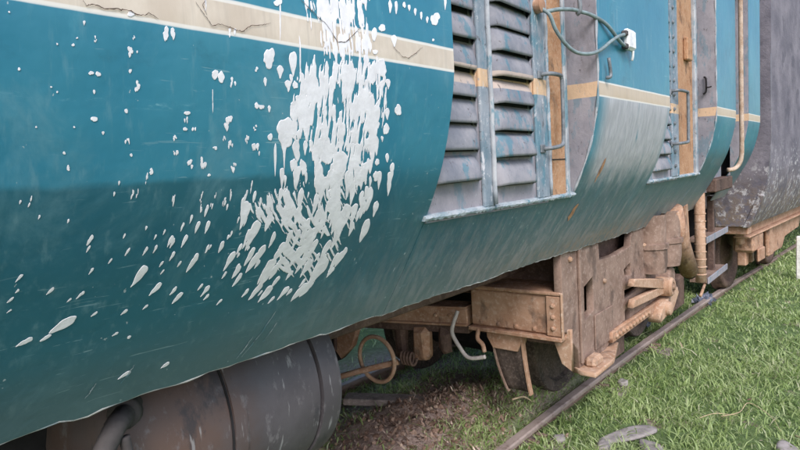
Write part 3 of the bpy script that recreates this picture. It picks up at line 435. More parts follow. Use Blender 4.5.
BTOP = 3.62; RTOP = 3.40; LZ = 1.700; LOW = 1.362
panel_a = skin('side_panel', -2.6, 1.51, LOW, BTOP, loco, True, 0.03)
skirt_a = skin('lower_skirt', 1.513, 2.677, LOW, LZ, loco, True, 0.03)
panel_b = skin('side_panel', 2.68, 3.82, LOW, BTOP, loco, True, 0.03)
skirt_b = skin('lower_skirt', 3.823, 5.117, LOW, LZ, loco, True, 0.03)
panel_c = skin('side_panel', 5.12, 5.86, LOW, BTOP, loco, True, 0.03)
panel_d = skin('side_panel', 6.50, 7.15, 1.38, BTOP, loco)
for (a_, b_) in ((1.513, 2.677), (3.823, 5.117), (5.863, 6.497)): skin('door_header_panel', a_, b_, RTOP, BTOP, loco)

# roof, far wall, floor, ends: what closes the box
ang = np.linspace(0, math.pi, 15)
rp = [(1.0, BTOP + 0.001)] + [(2.5 - 1.5 * math.cos(t), BTOP + 0.002 + 0.55 * math.sin(t)) for t in ang[1:-1]] + [(4.0, BTOP + 0.001)]
V = []; F = []
for x in (-2.6, 7.15):
    for p in rp: V.append((x, p[0], p[1]))
n = len(rp)
for j in range(n - 1): F.append((j, j + 1, n + j + 1, n + j))
F.append(tuple(range(n))); F.append(tuple(range(n, 2 * n)))
mesh('roof', V, F, PAINT, loco, True)
zl = [1.36, 1.6, 1.857, 2.14, BTOP]
V = [(x, 5.0 - float(prof(z)), z) for x in (-2.6, 7.15) for z in zl]; F = [(j, j + 5, j + 6, j + 1) for j in range(4)]
mesh('far_side_panel', V, F, PAINT, loco)
box('floor_plate', -2.6, 7.10, 1.34, 3.66, 1.44, 1.50, DARK, loco, 0)
_ez = np.linspace(1.40, BTOP, 40); _eo = [(float(prof(z)) + 0.014, float(z)) for z in _ez]
plate('end_wall', _eo + [(5.0 - y, z) for y, z in reversed(_eo)], [], 7.10, 0.04, PRIMER, loco, 0.002, 'yz')
box('cab_end_wall', -2.6, -2.56, 1.03, 3.97, 1.50, BTOP, PRIMER, loco, 0)

# ---- recesses
def ledge(x0, x1):
    V = []; F = []; X = np.arange(x0, x1, 0.012); r = random.Random(int(x0 * 100))
    for i, x in enumerate(X):
        j = lambda s: r.gauss(0, s)
        for y, z in ((1.150, LZ - 0.012), (1.130 + j(0.0006), LZ - 0.012 + j(0.0015)), (1.125 + j(0.0007), LZ - 0.004 + j(0.001)), (1.127 + j(0.0006), LZ + 0.003 + j(0.0008)), (1.150, LZ + 0.012)): V.append((x, y, z))
    for i in range(len(X) - 1):
        for q in range(5): a = 5 * i + q; b = 5 * i + (q + 1) % 5; F.append((a, b, b + 5, a + 5))
    F.append((0, 1, 2, 3, 4)); F.append(tuple(5 * (len(X) - 1) + q for q in range(5)))
    return mesh('recess_ledge', V, F, LEDGE, loco)
RY = 1.142
def jamb(xa, xb, z0, z1, name='door_jamb'):
    """side cheek of a recess: from the back plate out to the curved skin"""
    zl = np.linspace(z0, z1, 40); outl = [(float(prof(z)) + 0.002, float(z)) for z in zl] + [(RY + 0.02, z1), (RY + 0.02, z0)]
    o = plate(name, outl, [], xa, xb - xa, PRIMER, loco, 0.0015, 'yz')
    return o
def jamb_bead(x, z0, z1, parent, mat=BEAD, r=0.007):
    tube('edge_bead', [(x + 0.003 * math.sin(z * 23), float(prof(z)) + 0.004, z) for z in np.arange(z0, z1, 0.04)], lambda t: r * (0.8 + 0.35 * math.sin(t * 60)), mat, parent, 6)

def louvre_mesh(width, mats):
    """pressed hood louvre, open below; local origin at its lower left corner on the back plate"""
    nx, nk = 15, 9; H = 0.094; D = 0.040; V = []; F = []; mi = []
    for lay in (0, 1):
        for i in range(nx):
            t = i / (nx - 1); x = t * width
            e = min(1.0, t * width / 0.035, (1 - t) * width / 0.05); e = e * e * (3 - 2 * e)
            for j in range(nk):
                q = j / (nk - 1)                       # 0 at top, 1 at the lower lip
                y = -D * e * (math.sin(q * math.pi / 2) ** 0.58) * (1.0 if q < 0.95 else 0.97)
                z = H * (1 - q) * (0.75 + 0.25 * e) - 0.006 * (1 - e)
                V.append((x, y - 0.001 + (0.005 if lay else 0), z + (0.001 if lay else 0)))
    N = nx * nk
    for i in range(nx - 1):
        for j in range(nk - 1):
            a = i * nk + j; F.append((a, a + 1, a + nk + 1, a + nk)); mi.append(0); b = a + N; F.append((b, b + nk, b + nk + 1, b + 1)); mi.append(1)
        a = i * nk + nk - 1; F.append((a, a + N, a + nk + N, a + nk)); mi.append(0)
    k0 = len(V)
    V += [(0.02, -0.0015, -0.004), (width - 0.03, -0.0015, -0.004), (width - 0.03, -0.0015, 0.035), (0.02, -0.0015, 0.035)]; F.append((k0, k0 + 1, k0 + 2, k0 + 3)); mi.append(1)
    me = bpy.data.meshes.new('louvre'); me.from_pydata(V, [], F)
    for m in mats: me.materials.append(m)
    me.polygons.foreach_set('material_index', mi); me.polygons.foreach_set('use_smooth', [True] * len(F)); me.update(); return me

SLOT = flat('dark_louvre_slot', (0.035, 0.034, 0.040), 0.9)
lp1 = box('louvre_panel', 1.515, 2.42, RY, RY + 0.02, LZ - 0.02, RTOP, PRIMER, loco, 0)
lm_a = louvre_mesh(0.33, [LOUV, SLOT]); lm_b = louvre_mesh(0.335, [LOUV, SLOT]); lm_c = louvre_mesh(0.36, [LOUV, SLOT])
for z in [1.803, 1.911, 2.003, 2.097, 2.192, 2.287, 2.386] + [2.482 + 0.095 * i for i in range(4)]:
    o = link('louvre', lm_a, lp1, (1.522, RY, z)); o.rotation_euler = (random.uniform(-0.04, 0.04), random.uniform(-0.018, 0.018), 0); o.scale = (1, random.uniform(0.85, 1.15), random.uniform(0.95, 1.06))
for z in [1.776, 1.884, 1.985, 2.084, 2.185, 2.278, 2.368, 2.455] + [2.55 + 0.095 * i for i in range(4)]:
    o = link('louvre', lm_b, lp1, (1.945, RY, z)); o.rotation_euler = (random.uniform(-0.04, 0.04), random.uniform(-0.02, 0.02), 0); o.scale = (1, random.uniform(0.85, 1.15), random.uniform(0.95, 1.06))
# post between the two columns of louvres and the flaking strip beside the door
bm = bmesh.new(); bm_box(bm, 1.862, 1.938, RY - 0.016, RY + 0.002, LZ, RTOP, 0.006); bm_obj('post', bm, FLAKE, lp1)
jp = [(1.925 + 0.002 * math.sin(z * 31), RY - 0.022, z) for z in np.arange(LZ + 0.01, RTOP, 0.05)]
tube('post_bead', jp, 0.010, BEAD, lp1, 6)
box('frame_strip', 2.300, 2.42, RY - 0.014, RY - 0.0005, LZ + 0.004, RTOP, FLAKE, lp1, 0.004)
jp = [(2.412 + 0.002 * math.sin(z * 27), RY - 0.018, z) for z in np.arange(LZ + 0.01, RTOP, 0.05)]
tube('strip_bead', jp, lambda t: 0.008 * (0.7 + 0.5 * abs(math.sin(t * 40))), BEAD, lp1, 6)
d1 = box('door', 2.424, 2.600, RY - 0.004, RY + 0.03, LZ - 0.01, RTOP, DOOR, loco, 0.003)
box('door_seam', 2.428, 2.598, RY - 0.0065, RY - 0.0035, 1.862, 1.867, DARK, d1, 0)
box('door_edge', 2.604, 2.636, RY - 0.012, RY + 0.02, LZ - 0.01, RTOP, BEAD, loco, 0.006)
def grab(parent, xa, xb, y0, y1, z0, z1, r=0.0088, mat=STEEL):
    pts = [(xa, y0, z1), (xa + 0.02, y1 + 0.008, z1 + 0.002), (xb - 0.018, y1, z1), (xb - 0.004, y1, z1 - 0.010), (xb, y1, z1 - 0.030), (xb, y1, (z0 + z1) / 2), (xb - 0.006, y1, z0 + 0.032), (xb - 0.012, y1, z0 + 0.014), (xb - 0.03, y1, z0 + 0.004), (xa + 0.02, y1 + 0.008, z0 - 0.004), (xa, y0, z0 - 0.006)]
    h = tube('handle', smooth_path(pts, 4), r, mat, parent, 10)
    for z in (z1, z0 - 0.006):
        box('handle_foot', xa - 0.025, xa + 0.018, y0 - 0.004, y0 + 0.006, z - 0.018, z + 0.018, mat, parent, 0.004)
grab(d1, 2.350, 2.462, RY - 0.018, RY - 0.062, 1.918, 2.222)
jb1 = jamb(2.6795, 2.689, LZ, RTOP)
for v in jb1.data.vertices: v.co.x -= 0.006
jamb_bead(2.676, LZ, RTOP, jb1)
jamb(1.499, 1.5085, LZ, RTOP)
ld = ledge(1.495, 2.69)

# second recess
lp2 = box('louvre_panel', 3.825, 4.50, RY, RY + 0.02, LZ - 0.02, RTOP, PRIMER, loco, 0)
for z in [1.760, 1.862, 1.958, 2.055, 2.15, 2.245, 2.34, 2.435, 2.53, 2.625, 2.72]:
    link('louvre', lm_c, lp2, (3.93, RY, z))
bm = bmesh.new(); bm_box(bm, 4.335, 4.50, RY - 0.020, RY - 0.0005, LZ + 0.004, RTOP, 0.005); bm_obj('frame_strip', bm, FLAKE, lp2)
bme = bolt_mesh('y', 0.014, 0.012); bme.materials.append(STEEL)
for i in range(12): link('bolt', bme, lp2, (4.38, RY - 0.020, 1.78 + i * 0.097))
d2 = box('door', 4.515, 5.00, RY + 0.004, RY + 0.035, LZ - 0.01, RTOP, DOOR, loco, 0.003)
box('door_gap', 4.501, 4.514, RY + 0.012, RY + 0.03, LZ, RTOP, DARK, d2, 0)
box('door_latch', 4.74, 4.88, RY - 0.03, RY + 0.004, 2.54, 2.70, DOOR, d2, 0.008)
box('door_edge', 5.004, 5.06, RY - 0.02, RY + 0.02, LZ - 0.01, RTOP, BEAD, loco, 0.008)
grab(d2, 4.33, 4.53, RY - 0.02, RY - 0.075, 1.935, 2.285, 0.0105)
jb2 = jamb(5.1185, 5.128, LZ, RTOP)
for v in jb2.data.vertices: v.co.x -= 0.006
jamb_bead(5.116, LZ, RTOP, jb2)
jamb(3.809, 3.8185, LZ, RTOP)
tube('jamb_hook', smooth_path([(5.10, 1.085, 2.44), (5.09, 1.07, 2.42), (5.09, 1.07, 2.33), (5.09, 1.09, 2.31)], 4), 0.007, DARK, jb2, 6)
tube('jamb_hook', smooth_path([(5.09, 1.07, 2.36), (5.08, 1.05, 2.355), (5.085, 1.03, 2.36)], 4), 0.006, DARK, jb2, 6)
ledge(3.815, 5.125)

# third recess: end doorway with a tall grab pole, steps below
box('doorway_back', 5.863, 6.497, RY + 0.10, RY + 0.12, 1.50, RTOP, PRIMER, loco, 0)
jb3 = jamb(6.494, 6.4995, 1.63, RTOP)
for v in jb3.data.vertices: v.co.x -= 0.004
box('doorway_sill', 5.865, 6.60, 1.16, 1.30, 1.50, 1.62, RUSTD, loco, 0.01)
pole_p = [(6.02, 0.985, 3.45), (6.02, 0.985, 2.4), (6.03, 0.985, 1.95), (6.03, 0.99, 1.80), (6.02, 1.01, 1.735), (5.98, 1.04, 1.70), (5.93, 1.08, 1.695)]
tube('grab_pole', smooth_path(pole_p, 6), 0.019, CREAMP, loco, 10)
# steps below the doorway
st = tube('step_post', [(5.87, 1.30, 1.50), (5.87, 1.30, 1.0), (5.88, 1.30, 0.68)], 0.046, TAN, loco, 12)
for z in np.arange(0.75, 1.32, 0.07):
    v, f = lathe_data([(-0.008, 0.047), (-0.003, 0.052), (0.003, 0.052), (0.008, 0.047)], 'z', (5.875, 1.30, float(z)), 12); mesh('post_rib', v, f, TAN, st, True)
box('step_hanger', 6.62, 6.68, 1.34, 1.40, 0.60, 1.42, RUSTD, loco, 0.006)
for z, xa, xb in ((1.055, 6.08, 7.05), (0.66, 6.12, 7.0)):
    s = box('step_tread', xa, xb, 1.30, 1.46, z - 0.045, z, RUSTG, loco, 0.008)
    box('tread_nosing', xa, xb, 1.285, 1.299, z - 0.05, z + 0.012, PRIMER, s, 0.004)
    tube('tread_brace', [(5.9, 1.31, z - 0.12), (6.2, 1.33, z - 0.045)], 0.014, TAN, s, 8)

# ---- the paint splash: drops, the main splash and cracks on the near panel
def drop_data(x, z, ax, az, bx, bz, i):
    """one thrown drop: long half axis (ax, az) points up the drop, short half axis (bx, bz)"""
    r = np.random.default_rng(500 + i); wl = math.hypot(ax, az); ws = math.hypot(bx, bz); n = 30 if wl > 0.008 else 14; tear = wl > ws * 1.25
    ph = r.random(6) * 6.28; am = r.uniform(0.5, 1.5, 6); V = []; F = []; hgt = 0.0014 if ws > 0.004 else 0.0011
    pts = []
    for k in range(n):
        q = 2 * math.pi * k / n; c, s_ = math.cos(q), math.sin(q)
        rad = 1 + 0.12 * am[0] * math.sin(2 * q + ph[0]) + 0.09 * am[1] * math.sin(3 * q + ph[1]) + 0.06 * am[2] * math.sin(5 * q + ph[2]) + 0.04 * am[3] * math.sin(8 * q + ph[3])
        w_ = (0.62 + 0.38 * s_) * 1.15 if tear else 1.0; lr = (0.6 + 0.4 * rad) if tear else rad
        pts.append((ax * s_ * lr + bx * c * rad * w_, az * s_ * lr + bz * c * rad * w_))
    for sc_, h in ((1.0, 0.0007), (0.94, hgt * 0.95)):
        for dx, dz in pts: V.append(surf(x + dx * sc_, z + dz * sc_, h))
    V.append(surf(x, z, hgt))
    for k in range(n):
        k2 = (k + 1) % n; F.append((k, k2, n + k2, n + k)); F.append((n + k, n + k2, 2 * n))
    return V, F
for i, d in enumerate(DROPS):
    big_ = math.hypot(d[2], d[3])
    if d[0] < 0.80 and d[1] > 1.80 and big_ > 0.0045:      # old drops, half rubbed away: ragged remnants round a worn middle
        rr_ = np.random.default_rng(900 + i); V = []; F = []; th = rr_.uniform(0, 6.28)
        for q in range(int(rr_.integers(5, 9))):
            t = th + rr_.uniform(-2.0, 2.0); e = rr_.uniform(0.45, 0.9); s_ = rr_.uniform(0.22, 0.45)
            px_ = d[0] + e * (math.sin(t) * d[2] + math.cos(t) * d[4]); pz_ = d[1] + e * (math.sin(t) * d[3] + math.cos(t) * d[5])
            v, f = drop_data(px_, pz_, d[2] * s_, d[3] * s_ * 1.3, d[4] * s_, d[5] * s_, 5000 + 20 * i + q); n0 = len(V); V += v; F += [tuple(c_ + n0 for c_ in g_) for g_ in f]
        mesh('paint_drop', V, F, WHITE, panel_a)
    else:
        v, f = drop_data(*d, i); mesh('paint_drop', v, f, WHITE, panel_a)
# fine spatter thrown around the splash, too small to count
rs = np.random.default_rng(77); V = []; F = []
for i in range(420):
    p = DROPS[int(rs.integers(0, len(DROPS)))]
    if p[0] < 0.62 and rs.random() < 0.8: continue; x = p[0] + rs.normal(0, 0.035); z = p[1] + rs.normal(0, 0.03)
    if not (0.25 < x < 1.42 and 1.40 < z < 2.5): continue
    s_ = rs.gamma(2.0, 0.0009) + 0.0007; lean = max(0.0, 1.87 - z) * 1.5; L = s_ * rs.uniform(1.0, 2.6)
    v, f = drop_data(x, z, L * lean, L, s_, -s_ * lean * 0.3, 3000 + i); b = len(V); V += v; F += [tuple(q + b for q in t) for t in f]
mesh('paint_spatter', V, F, WHITE, panel_a)['kind'] = 'stuff'

def splash():
    st_ = 0.0022; X = np.arange(0.74, 1.24, st_); Z = np.arange(1.50, 2.33, st_); gx, gz = np.meshgrid(X, Z, indexing='ij')
    def inside(poly):
        ins = np.zeros(gx.shape, bool); dist = np.full(gx.shape, 9.0); m = len(poly)
        for i in range(m):
            x1, z1 = poly[i]; x2, z2 = poly[(i + 1) % m]
            c = ((z1 > gz) != (z2 > gz)) & (gx < (x2 - x1) * (gz - z1) / (z2 - z1 + 1e-12) + x1); ins ^= c
            t = np.clip(((gx - x1) * (x2 - x1) + (gz - z1) * (z2 - z1)) / ((x2 - x1) ** 2 + (z2 - z1) ** 2), 0, 1)
            dist = np.minimum(dist, np.hypot(gx - x1 - t * (x2 - x1), gz - z1 - t * (z2 - z1)))
        return np.where(ins, dist, -dist)
    D = np.zeros(gx.shape)
    for d, poly in POLYS: D = np.maximum(D, d * np.clip(0.5 + inside(poly) / 0.036, 0, 1))
    wx = gx + 0.012 * (fbm(gx * 30, gz * 22, 61, 3) - 0.5)
    slant = -0.9 * np.clip(1.88 - gz, 0, 0.12) ** 2 / 0.24 - 0.9 * np.clip(1.76 - gz, 0, 0.5) * 1.15
    n1 = fbm((wx + slant) * 95, gz * 21, 15, 3); n2 = fbm((wx + slant) * 210, gz * 30, 47, 2); n3 = fbm((wx + slant) * 40, gz * 15, 91, 2)
    nn = 0.42 * n1 + 0.36 * n2 + 0.22 * n3
    lo, hi = np.quantile(nn, [0.01, 0.99]); nn = np.clip((nn - lo) / (hi - lo), 0, 1)
    # equalise
    order = np.searchsorted(np.sort(nn.ravel())[::97], nn.ravel()) / (nn.size / 97.0); nn = order.reshape(nn.shape)
    Fd = D - nn * 0.94 - 0.045
    V = []; F = []; idx = {}
    def edge(a, b, fa, fb):
        k = (a, b) if a < b else (b, a)
        if k not in idx:
            t = fa / (fa - fb); x = X[a[0]] + t * (X[b[0]] - X[a[0]]); z = Z[a[1]] + t * (Z[b[1]] - Z[a[1]])
            idx[k] = len(V); V.append(surf(float(x), float(z), 0.0007))
        return idx[k]
    def node(a):
        if a not in idx: idx[a] = len(V); V.append(surf(float(X[a[0]]), float(Z[a[1]]), 0.0014))
        return idx[a]
    A = Fd > 0; any_ = A[:-1, :-1] | A[1:, :-1] | A[1:, 1:] | A[:-1, 1:]
    for i, j in zip(*np.nonzero(any_)):
        cs = [(i, j), (i + 1, j), (i + 1, j + 1), (i, j + 1)]; poly = []
        for k in range(4):
            a, b = cs[k], cs[(k + 1) % 4]; fa, fb = Fd[a], Fd[b]
            if fa > 0: poly.append(node(a))
            if (fa > 0) != (fb > 0): poly.append(edge(a, b, fa, fb))
        if len(poly) >= 3: F.append(tuple(poly))
    return mesh('paint_splash', V, F, WHITE, panel_a)
splash()
def ribbon(pts, w_, off):
    V = []; F = []; P = []
    for k in range(len(pts) - 1):
        for t in np.linspace(0, 1, 7)[:-1]: P.append((pts[k][0] + (pts[k + 1][0] - pts[k][0]) * t + random.gauss(0, 0.0007), pts[k][1] + (pts[k + 1][1] - pts[k][1]) * t + random.gauss(0, 0.0007)))
    P.append(pts[-1]); m = len(P)
    for k in range(m):
        a = P[max(k - 1, 0)]; b = P[min(k + 1, m - 1)]; dx, dz = b[0] - a[0], b[1] - a[1]; l = math.hypot(dx, dz) or 1
        ww = w_ * (0.5 + random.random()) * (1 - 0.6 * abs(2 * k / (m - 1) - 1))
        V.append(surf(P[k][0] - dz / l * ww, P[k][1] + dx / l * ww, off)); V.append(surf(P[k][0] + dz / l * ww, P[k][1] - dx / l * ww, off))
    for k in range(m - 1): F.append((2 * k, 2 * k + 1, 2 * k + 3, 2 * k + 2))
    return V, F
for c in CRACKS:
    v, f = ribbon(c, 0.0009, 0.0024); mesh('paint_crack', v, f, CRACK, panel_a)
# long scratches down the tucked-under skirt, bright bare metal
def scratch(x, z, l, slope, parent):
    v, f = ribbon([(x, z), (x - slope * 0.4 * l, z - l * 0.5), (x - slope * l, z - l)], 0.0016, 0.0014); mesh('scratch', v, f, LEDGE, parent)
for x, z, l in ((0.98, 1.50, 0.12), (0.93, 1.44, 0.06), (1.0, 1.46, 0.05), (0.52, 1.44, 0.03), (0.60, 1.46, 0.04)): scratch(x, z, l, 0.55, panel_a)
for x, z, l in ((3.0, 1.85, 0.12), (3.35, 1.72, 0.16), (3.55, 1.70, 0.2), (2.95, 1.62, 0.08)): scratch(x, z, l, 0.15, panel_b)
for x, z, l in ((3.95, 1.66, 0.15), (4.4, 1.64, 0.12), (4.7, 1.66, 0.2), (4.15, 1.6, 0.18), (4.95, 1.62, 0.15)): scratch(x, z, l, 0.15, skirt_b)
# exposed filler patches on the middle panel
for x, z, a_, b_ in ((2.90, 1.80, 0.020, 0.060), (2.80, 1.60, 0.03, 0.045)):
    V = [surf(x, z, 0.002)]; F = []
    for k in range(14):
        q = k * 6.283 / 14; V.append(surf(x + a_ * math.cos(q) * random.uniform(0.6, 1.1) + 0.2 * b_ * math.sin(q), z + b_ * math.sin(q) * random.uniform(0.7, 1.1), 0.0012))
    for k in range(14): F.append((0, 1 + k, 1 + (k + 1) % 14))
    mesh('filler_patch', V, F, DOOR, panel_b)

# ---- reservoir tank and its hose, under the near panel
TY, TZ, TR = 1.840, 1.105, 0.335
tank = lathe('reservoir_tank', [(0.55, 0.002), (0.555, 0.12), (0.58, 0.22), (0.62, 0.30), (0.67, 0.33), (0.95, TR), (1.335, TR)], 'x', (0, TY, TZ), TANK, loco, 64)
lathe('tank_strap', [(0.985, TR + 0.001), (0.986, TR + 0.006), (1.030, TR + 0.006), (1.031, TR + 0.001)], 'x', (0, TY, TZ), TANK, tank, 64)
lathe('tank_seam', [(0.974, TR + 0.001), (0.975, TR + 0.004), (0.981, TR + 0.004), (0.982, TR + 0.001)], 'x', (0, TY, TZ), DARK, tank, 64)
lathe('tank_rim', [(1.345, TR - 0.05), (1.347, TR + 0.006), (1.40, TR + 0.010), (1.435, TR + 0.004), (1.444, TR - 0.010), (1.444, TR - 0.03), (1.42, TR - 0.05), (1.44, 0.18), (1.45, 0.001)], 'x', (0, TY, TZ), TANK, tank, 64)
lathe('rim_gap', [(1.334, TR - 0.004), (1.334, TR - 0.02), (1.347, TR - 0.02), (1.347, TR - 0.004)], 'x', (0, TY, TZ), DARK, tank, 64)
hp = smooth_path([(0.72, 1.57, 1.270), (0.675, 1.515, 1.275), (0.64, 1.465, 1.280), (0.605, 1.430, 1.275), (0.56, 1.42, 1.21), (0.535, 1.42, 1.12), (0.52, 1.42, 0.98), (0.50, 1.44, 0.80)], 8)
hose = tube('air_hose', hp, lambda t: 0.026 + 0.0018 * math.sin(t * 170), RUBBER, tank, 14)
v, f = lathe_data([(-0.02, 0.02), (-0.02, 0.040), (0.01, 0.042), (0.012, 0.035), (0.03, 0.03)], 'x', (0, 0, 0), 16)
mt = Matrix.Translation((0.672, 1.512, 1.275)) @ Matrix.Rotation(0.8, 4, 'Z')
mesh('hose_flange', [mt @ p for p in v], f, RUBBER, hose, True)
tube('hose_clip', smooth_path([(0.625, 1.425, 1.25), (0.63, 1.42, 1.20), (0.65, 1.42, 1.185)], 4), 0.014, RUBBER, hose, 8)
# ================================================================== BOGIE (part of the locomotive)
FY = 1.38
frame_out = [(3.05, 0.90), (3.05, 1.43), (3.60, 1.43), (3.62, 1.225), (3.90, 1.215), (4.20, 1.235), (4.27, 1.43), (5.16, 1.43), (5.24, 1.14), (5.16, 1.04), (5.13, 0.90), (5.09, 0.76), (5.03, 0.685), (4.85, 0.645), (4.49, 0.650), (3.78, 0.655), (3.70, 0.64), (3.66, 0.60), (3.26, 0.60), (3.255, 0.74), (3.16, 0.82), (3.09, 0.89)]
frame_holes = [[(3.36, 1.10), (3.50, 1.14), (3.50, 0.93), (3.36, 0.90)],
               [(4.06, 1.09), (4.20, 1.12), (4.20, 1.03), (4.08, 1.035)],
               [(4.06, 0.945), (4.06, 0.885), (4.52, 0.905), (4.52, 0.925)],
               [(4.06, 0.80), (4.20, 0.83), (4.17, 0.72), (4.06, 0.71)]]
bog = plate('bogie_frame', frame_out, frame_holes, FY, 0.05, RUSTG, loco, 0.006)
plate('frame_backing', [(3.30, 0.70), (3.30, 1.40), (5.1, 1.40), (5.0, 0.72)], [], FY + 0.12, 0.02, RUSTD, bog, 0.003)
# stiffening ribs and flanges on the frame's outer face
box('frame_rib', 3.262, 3.292, FY - 0.018, FY - 0.001, 0.66, 1.40, RUSTG, bog, 0.004)
box('frame_rib', 3.49, 3.80, FY - 0.012, FY - 0.001, 0.68, 0.90, RUSTG, bog, 0.006)
plate('front_gusset', [(1.36, 0.905), (1.455, 0.90), (1.47, 0.84), (1.42, 0.70), (1.36, 0.665)], [], 3.10, 0.03, TAN, bog, 0.004, 'yz')
lf_ = plate('lower_flange', [(3.22, 1.27), (3.52, 1.27), (3.86, 1.36), (3.86, 1.42), (3.26, 1.42), (3.22, 1.36)], [], 0, 0.03, TAN, bog, 0.005)
for v in lf_.data.vertices: x, y, z = v.co; v.co = (x, z, 0.605 + y * 1.0)
box('foot_block', 3.30, 3.44, 1.30, 1.375, 0.625, 0.69, TAN, bog, 0.02)
plate('lower_rail', [(3.72, 0.668), (4.52, 0.668), (5.02, 0.71), (5.02, 0.745), (4.5, 0.735), (3.72, 0.735)], [], FY - 0.034, 0.032, RUST, bog, 0.004)
bme = bolt_mesh('y', 0.017, 0.016); bme.materials.append(TAN)
for i in range(11): link('bolt', bme, bog, (3.78 + i * 0.068, FY - 0.034, 0.702))
for x, z in ((3.16, 1.30), (3.68, 1.08), (4.5, 1.2)): link('bolt', bme, bog, (x, FY - 0.001, z))
# link arms meeting at a pin
plate('link_arm', [(4.02, 0.985), (4.06, 1.03), (4.72, 0.915), (4.80, 0.86), (4.74, 0.83)], [], FY - 0.075, 0.045, TAN, bog, 0.006)
plate('link_arm', [(4.02, 0.835), (4.06, 0.885), (4.74, 0.855), (4.80, 0.81), (4.74, 0.79)], [], FY - 0.070, 0.045, TAN, bog, 0.006)
pin = lathe('link_pin', [(0.03, 0.001), (0.03, 0.075), (-0.11, 0.075), (-0.125, 0.062), (-0.125, 0.040), (-0.118, 0.038), (-0.118, 0.022), (-0.14, 0.020), (-0.14, 0.001)], 'y', (4.80, FY, 0.838), TAN, bog, 24)
lathe('link_pin', [(0.03, 0.001), (0.03, 0.085), (-0.06, 0.085), (-0.075, 0.07), (-0.075, 0.001)], 'y', (4.97, FY, 0.885), RUSTG, bog, 24)
plate('axle_box_keep', [(4.58, 0.60), (4.94, 0.63), (5.10, 0.735), (5.06, 0.79), (4.86, 0.76), (4.68, 0.72), (4.56, 0.66)], [], FY - 0.09, 0.10, TAN, bog, 0.012)
lathe('keep_boss', [(0.02, 0.001), (0.02, 0.06), (-0.04, 0.052), (-0.05, 0.03), (-0.05, 0.001)], 'y', (4.74, FY - 0.08, 0.68), TAN, bog, 16)
# spring pots near the rear of the frame
for x, r in ((4.62, 0.12), (4.98, 0.13)):
    p = lathe('spring_pot', [(0.98, 0.001), (0.98, r * 0.9), (1.06, r), (1.16, r), (1.165, r * 1.1), (1.20, r * 1.1), (1.205, r * 0.95), (1.42, r * 0.95)], 'z', (x, FY - 0.01, 0), RUSTG, bog, 24)
# diagonal damper and hanger behind the step
tube('damper', [(4.98, 1.30, 1.43), (5.12, 1.30, 1.20), (5.46, 1.30, 0.85)], lambda t: 0.075, RUST, bog, 18)
tube('damper_rod', [(5.44, 1.30, 0.87), (5.50, 1.30, 0.81)], 0.05, RUSTD, bog, 12)
box('hanger', 5.36, 5.46, 1.30, 1.36, 0.82, 1.43, RUST, bog, 0.008, Matrix.Translation((5.41, 0, 1.43)) @ Matrix.Rotation(-0.16, 4, 'Y') @ Matrix.Translation((-5.41, 0, -1.43)))

# headstock: deep box end, then a thinner middle beam
HX = 3.06
hb = box('headstock', HX, HX + 0.26, 1.392, 1.995, 0.872, 1.105, RUST, bog, 0.012)
box('headstock_flange', HX - 0.03, HX + 0.29, 1.386, 2.0, 0.846, 0.870, RUST, bog, 0.004)
box('headstock_flange', HX - 0.02, HX + 0.29, 1.386, 1.96, 1.1065, 1.128, RUST, bog, 0.006)
box('end_plate', HX - 0.018, HX - 0.001, 1.390, 1.478, 0.874, 1.103, RUST, bog, 0.004)
box('edge_strip', HX - 0.024, HX + 0.0, 1.379, 1.389, 0.86, 1.125, TAN, bog, 0.003)
bmx = bolt_mesh('x', 0.014, 0.012); bmx.materials.append(RUST)
for z in (0.92, 0.985, 1.05): link('bolt', bmx, bog, (HX - 0.018, 1.436, z))
for y in (1.56, 1.68, 1.80, 1.92): link('bolt', bmx, bog, (HX, y, 0.90))
beam_m = Matrix.Translation((HX, 1.99, 0)) @ Matrix.Rotation(0.16, 4, 'Z') @ Matrix.Rotation(-0.035, 4, 'X')
cb = box('headstock_beam', 0.0, 0.16, 0.0, 1.02, 0.868, 0.975, RUST, bog, 0.006, beam_m)
box('beam_lower_channel', 0.012, 0.15, 0.0, 1.03, 0.808, 0.8665, RUSTD, bog, 0.005, beam_m)
box('beam_lip', -0.016, 0.17, 0.0, 1.02, 0.8605, 0.876, RUST, bog, 0.003, beam_m)
box('beam_lip', -0.010, 0.17, 0.0, 1.02, 0.974, 0.984, RUST, bog, 0.003, beam_m)
for y in (0.12, 0.22): 
    o = link('bolt', bmx, bog, beam_m @ Vector((0.0, y, 0.925)))
plate('beam_hanger', [(2.88, 0.96), (3.02, 0.93), (3.05, 0.62), (2.98, 0.55), (2.86, 0.66), (2.80, 0.80)], [], 2.86, 0.05, RUST, bog, 0.008, 'yz')
for y in (3.02, 3.10, 3.18): tube('u_bolt', smooth_path([(2.84, y - 0.025, 0.95), (2.83, y - 0.025, 0.66), (2.83, y, 0.62), (2.83, y + 0.025, 0.66), (2.84, y + 0.025, 0.95)], 4), 0.012, RUSTD, bog, 8)
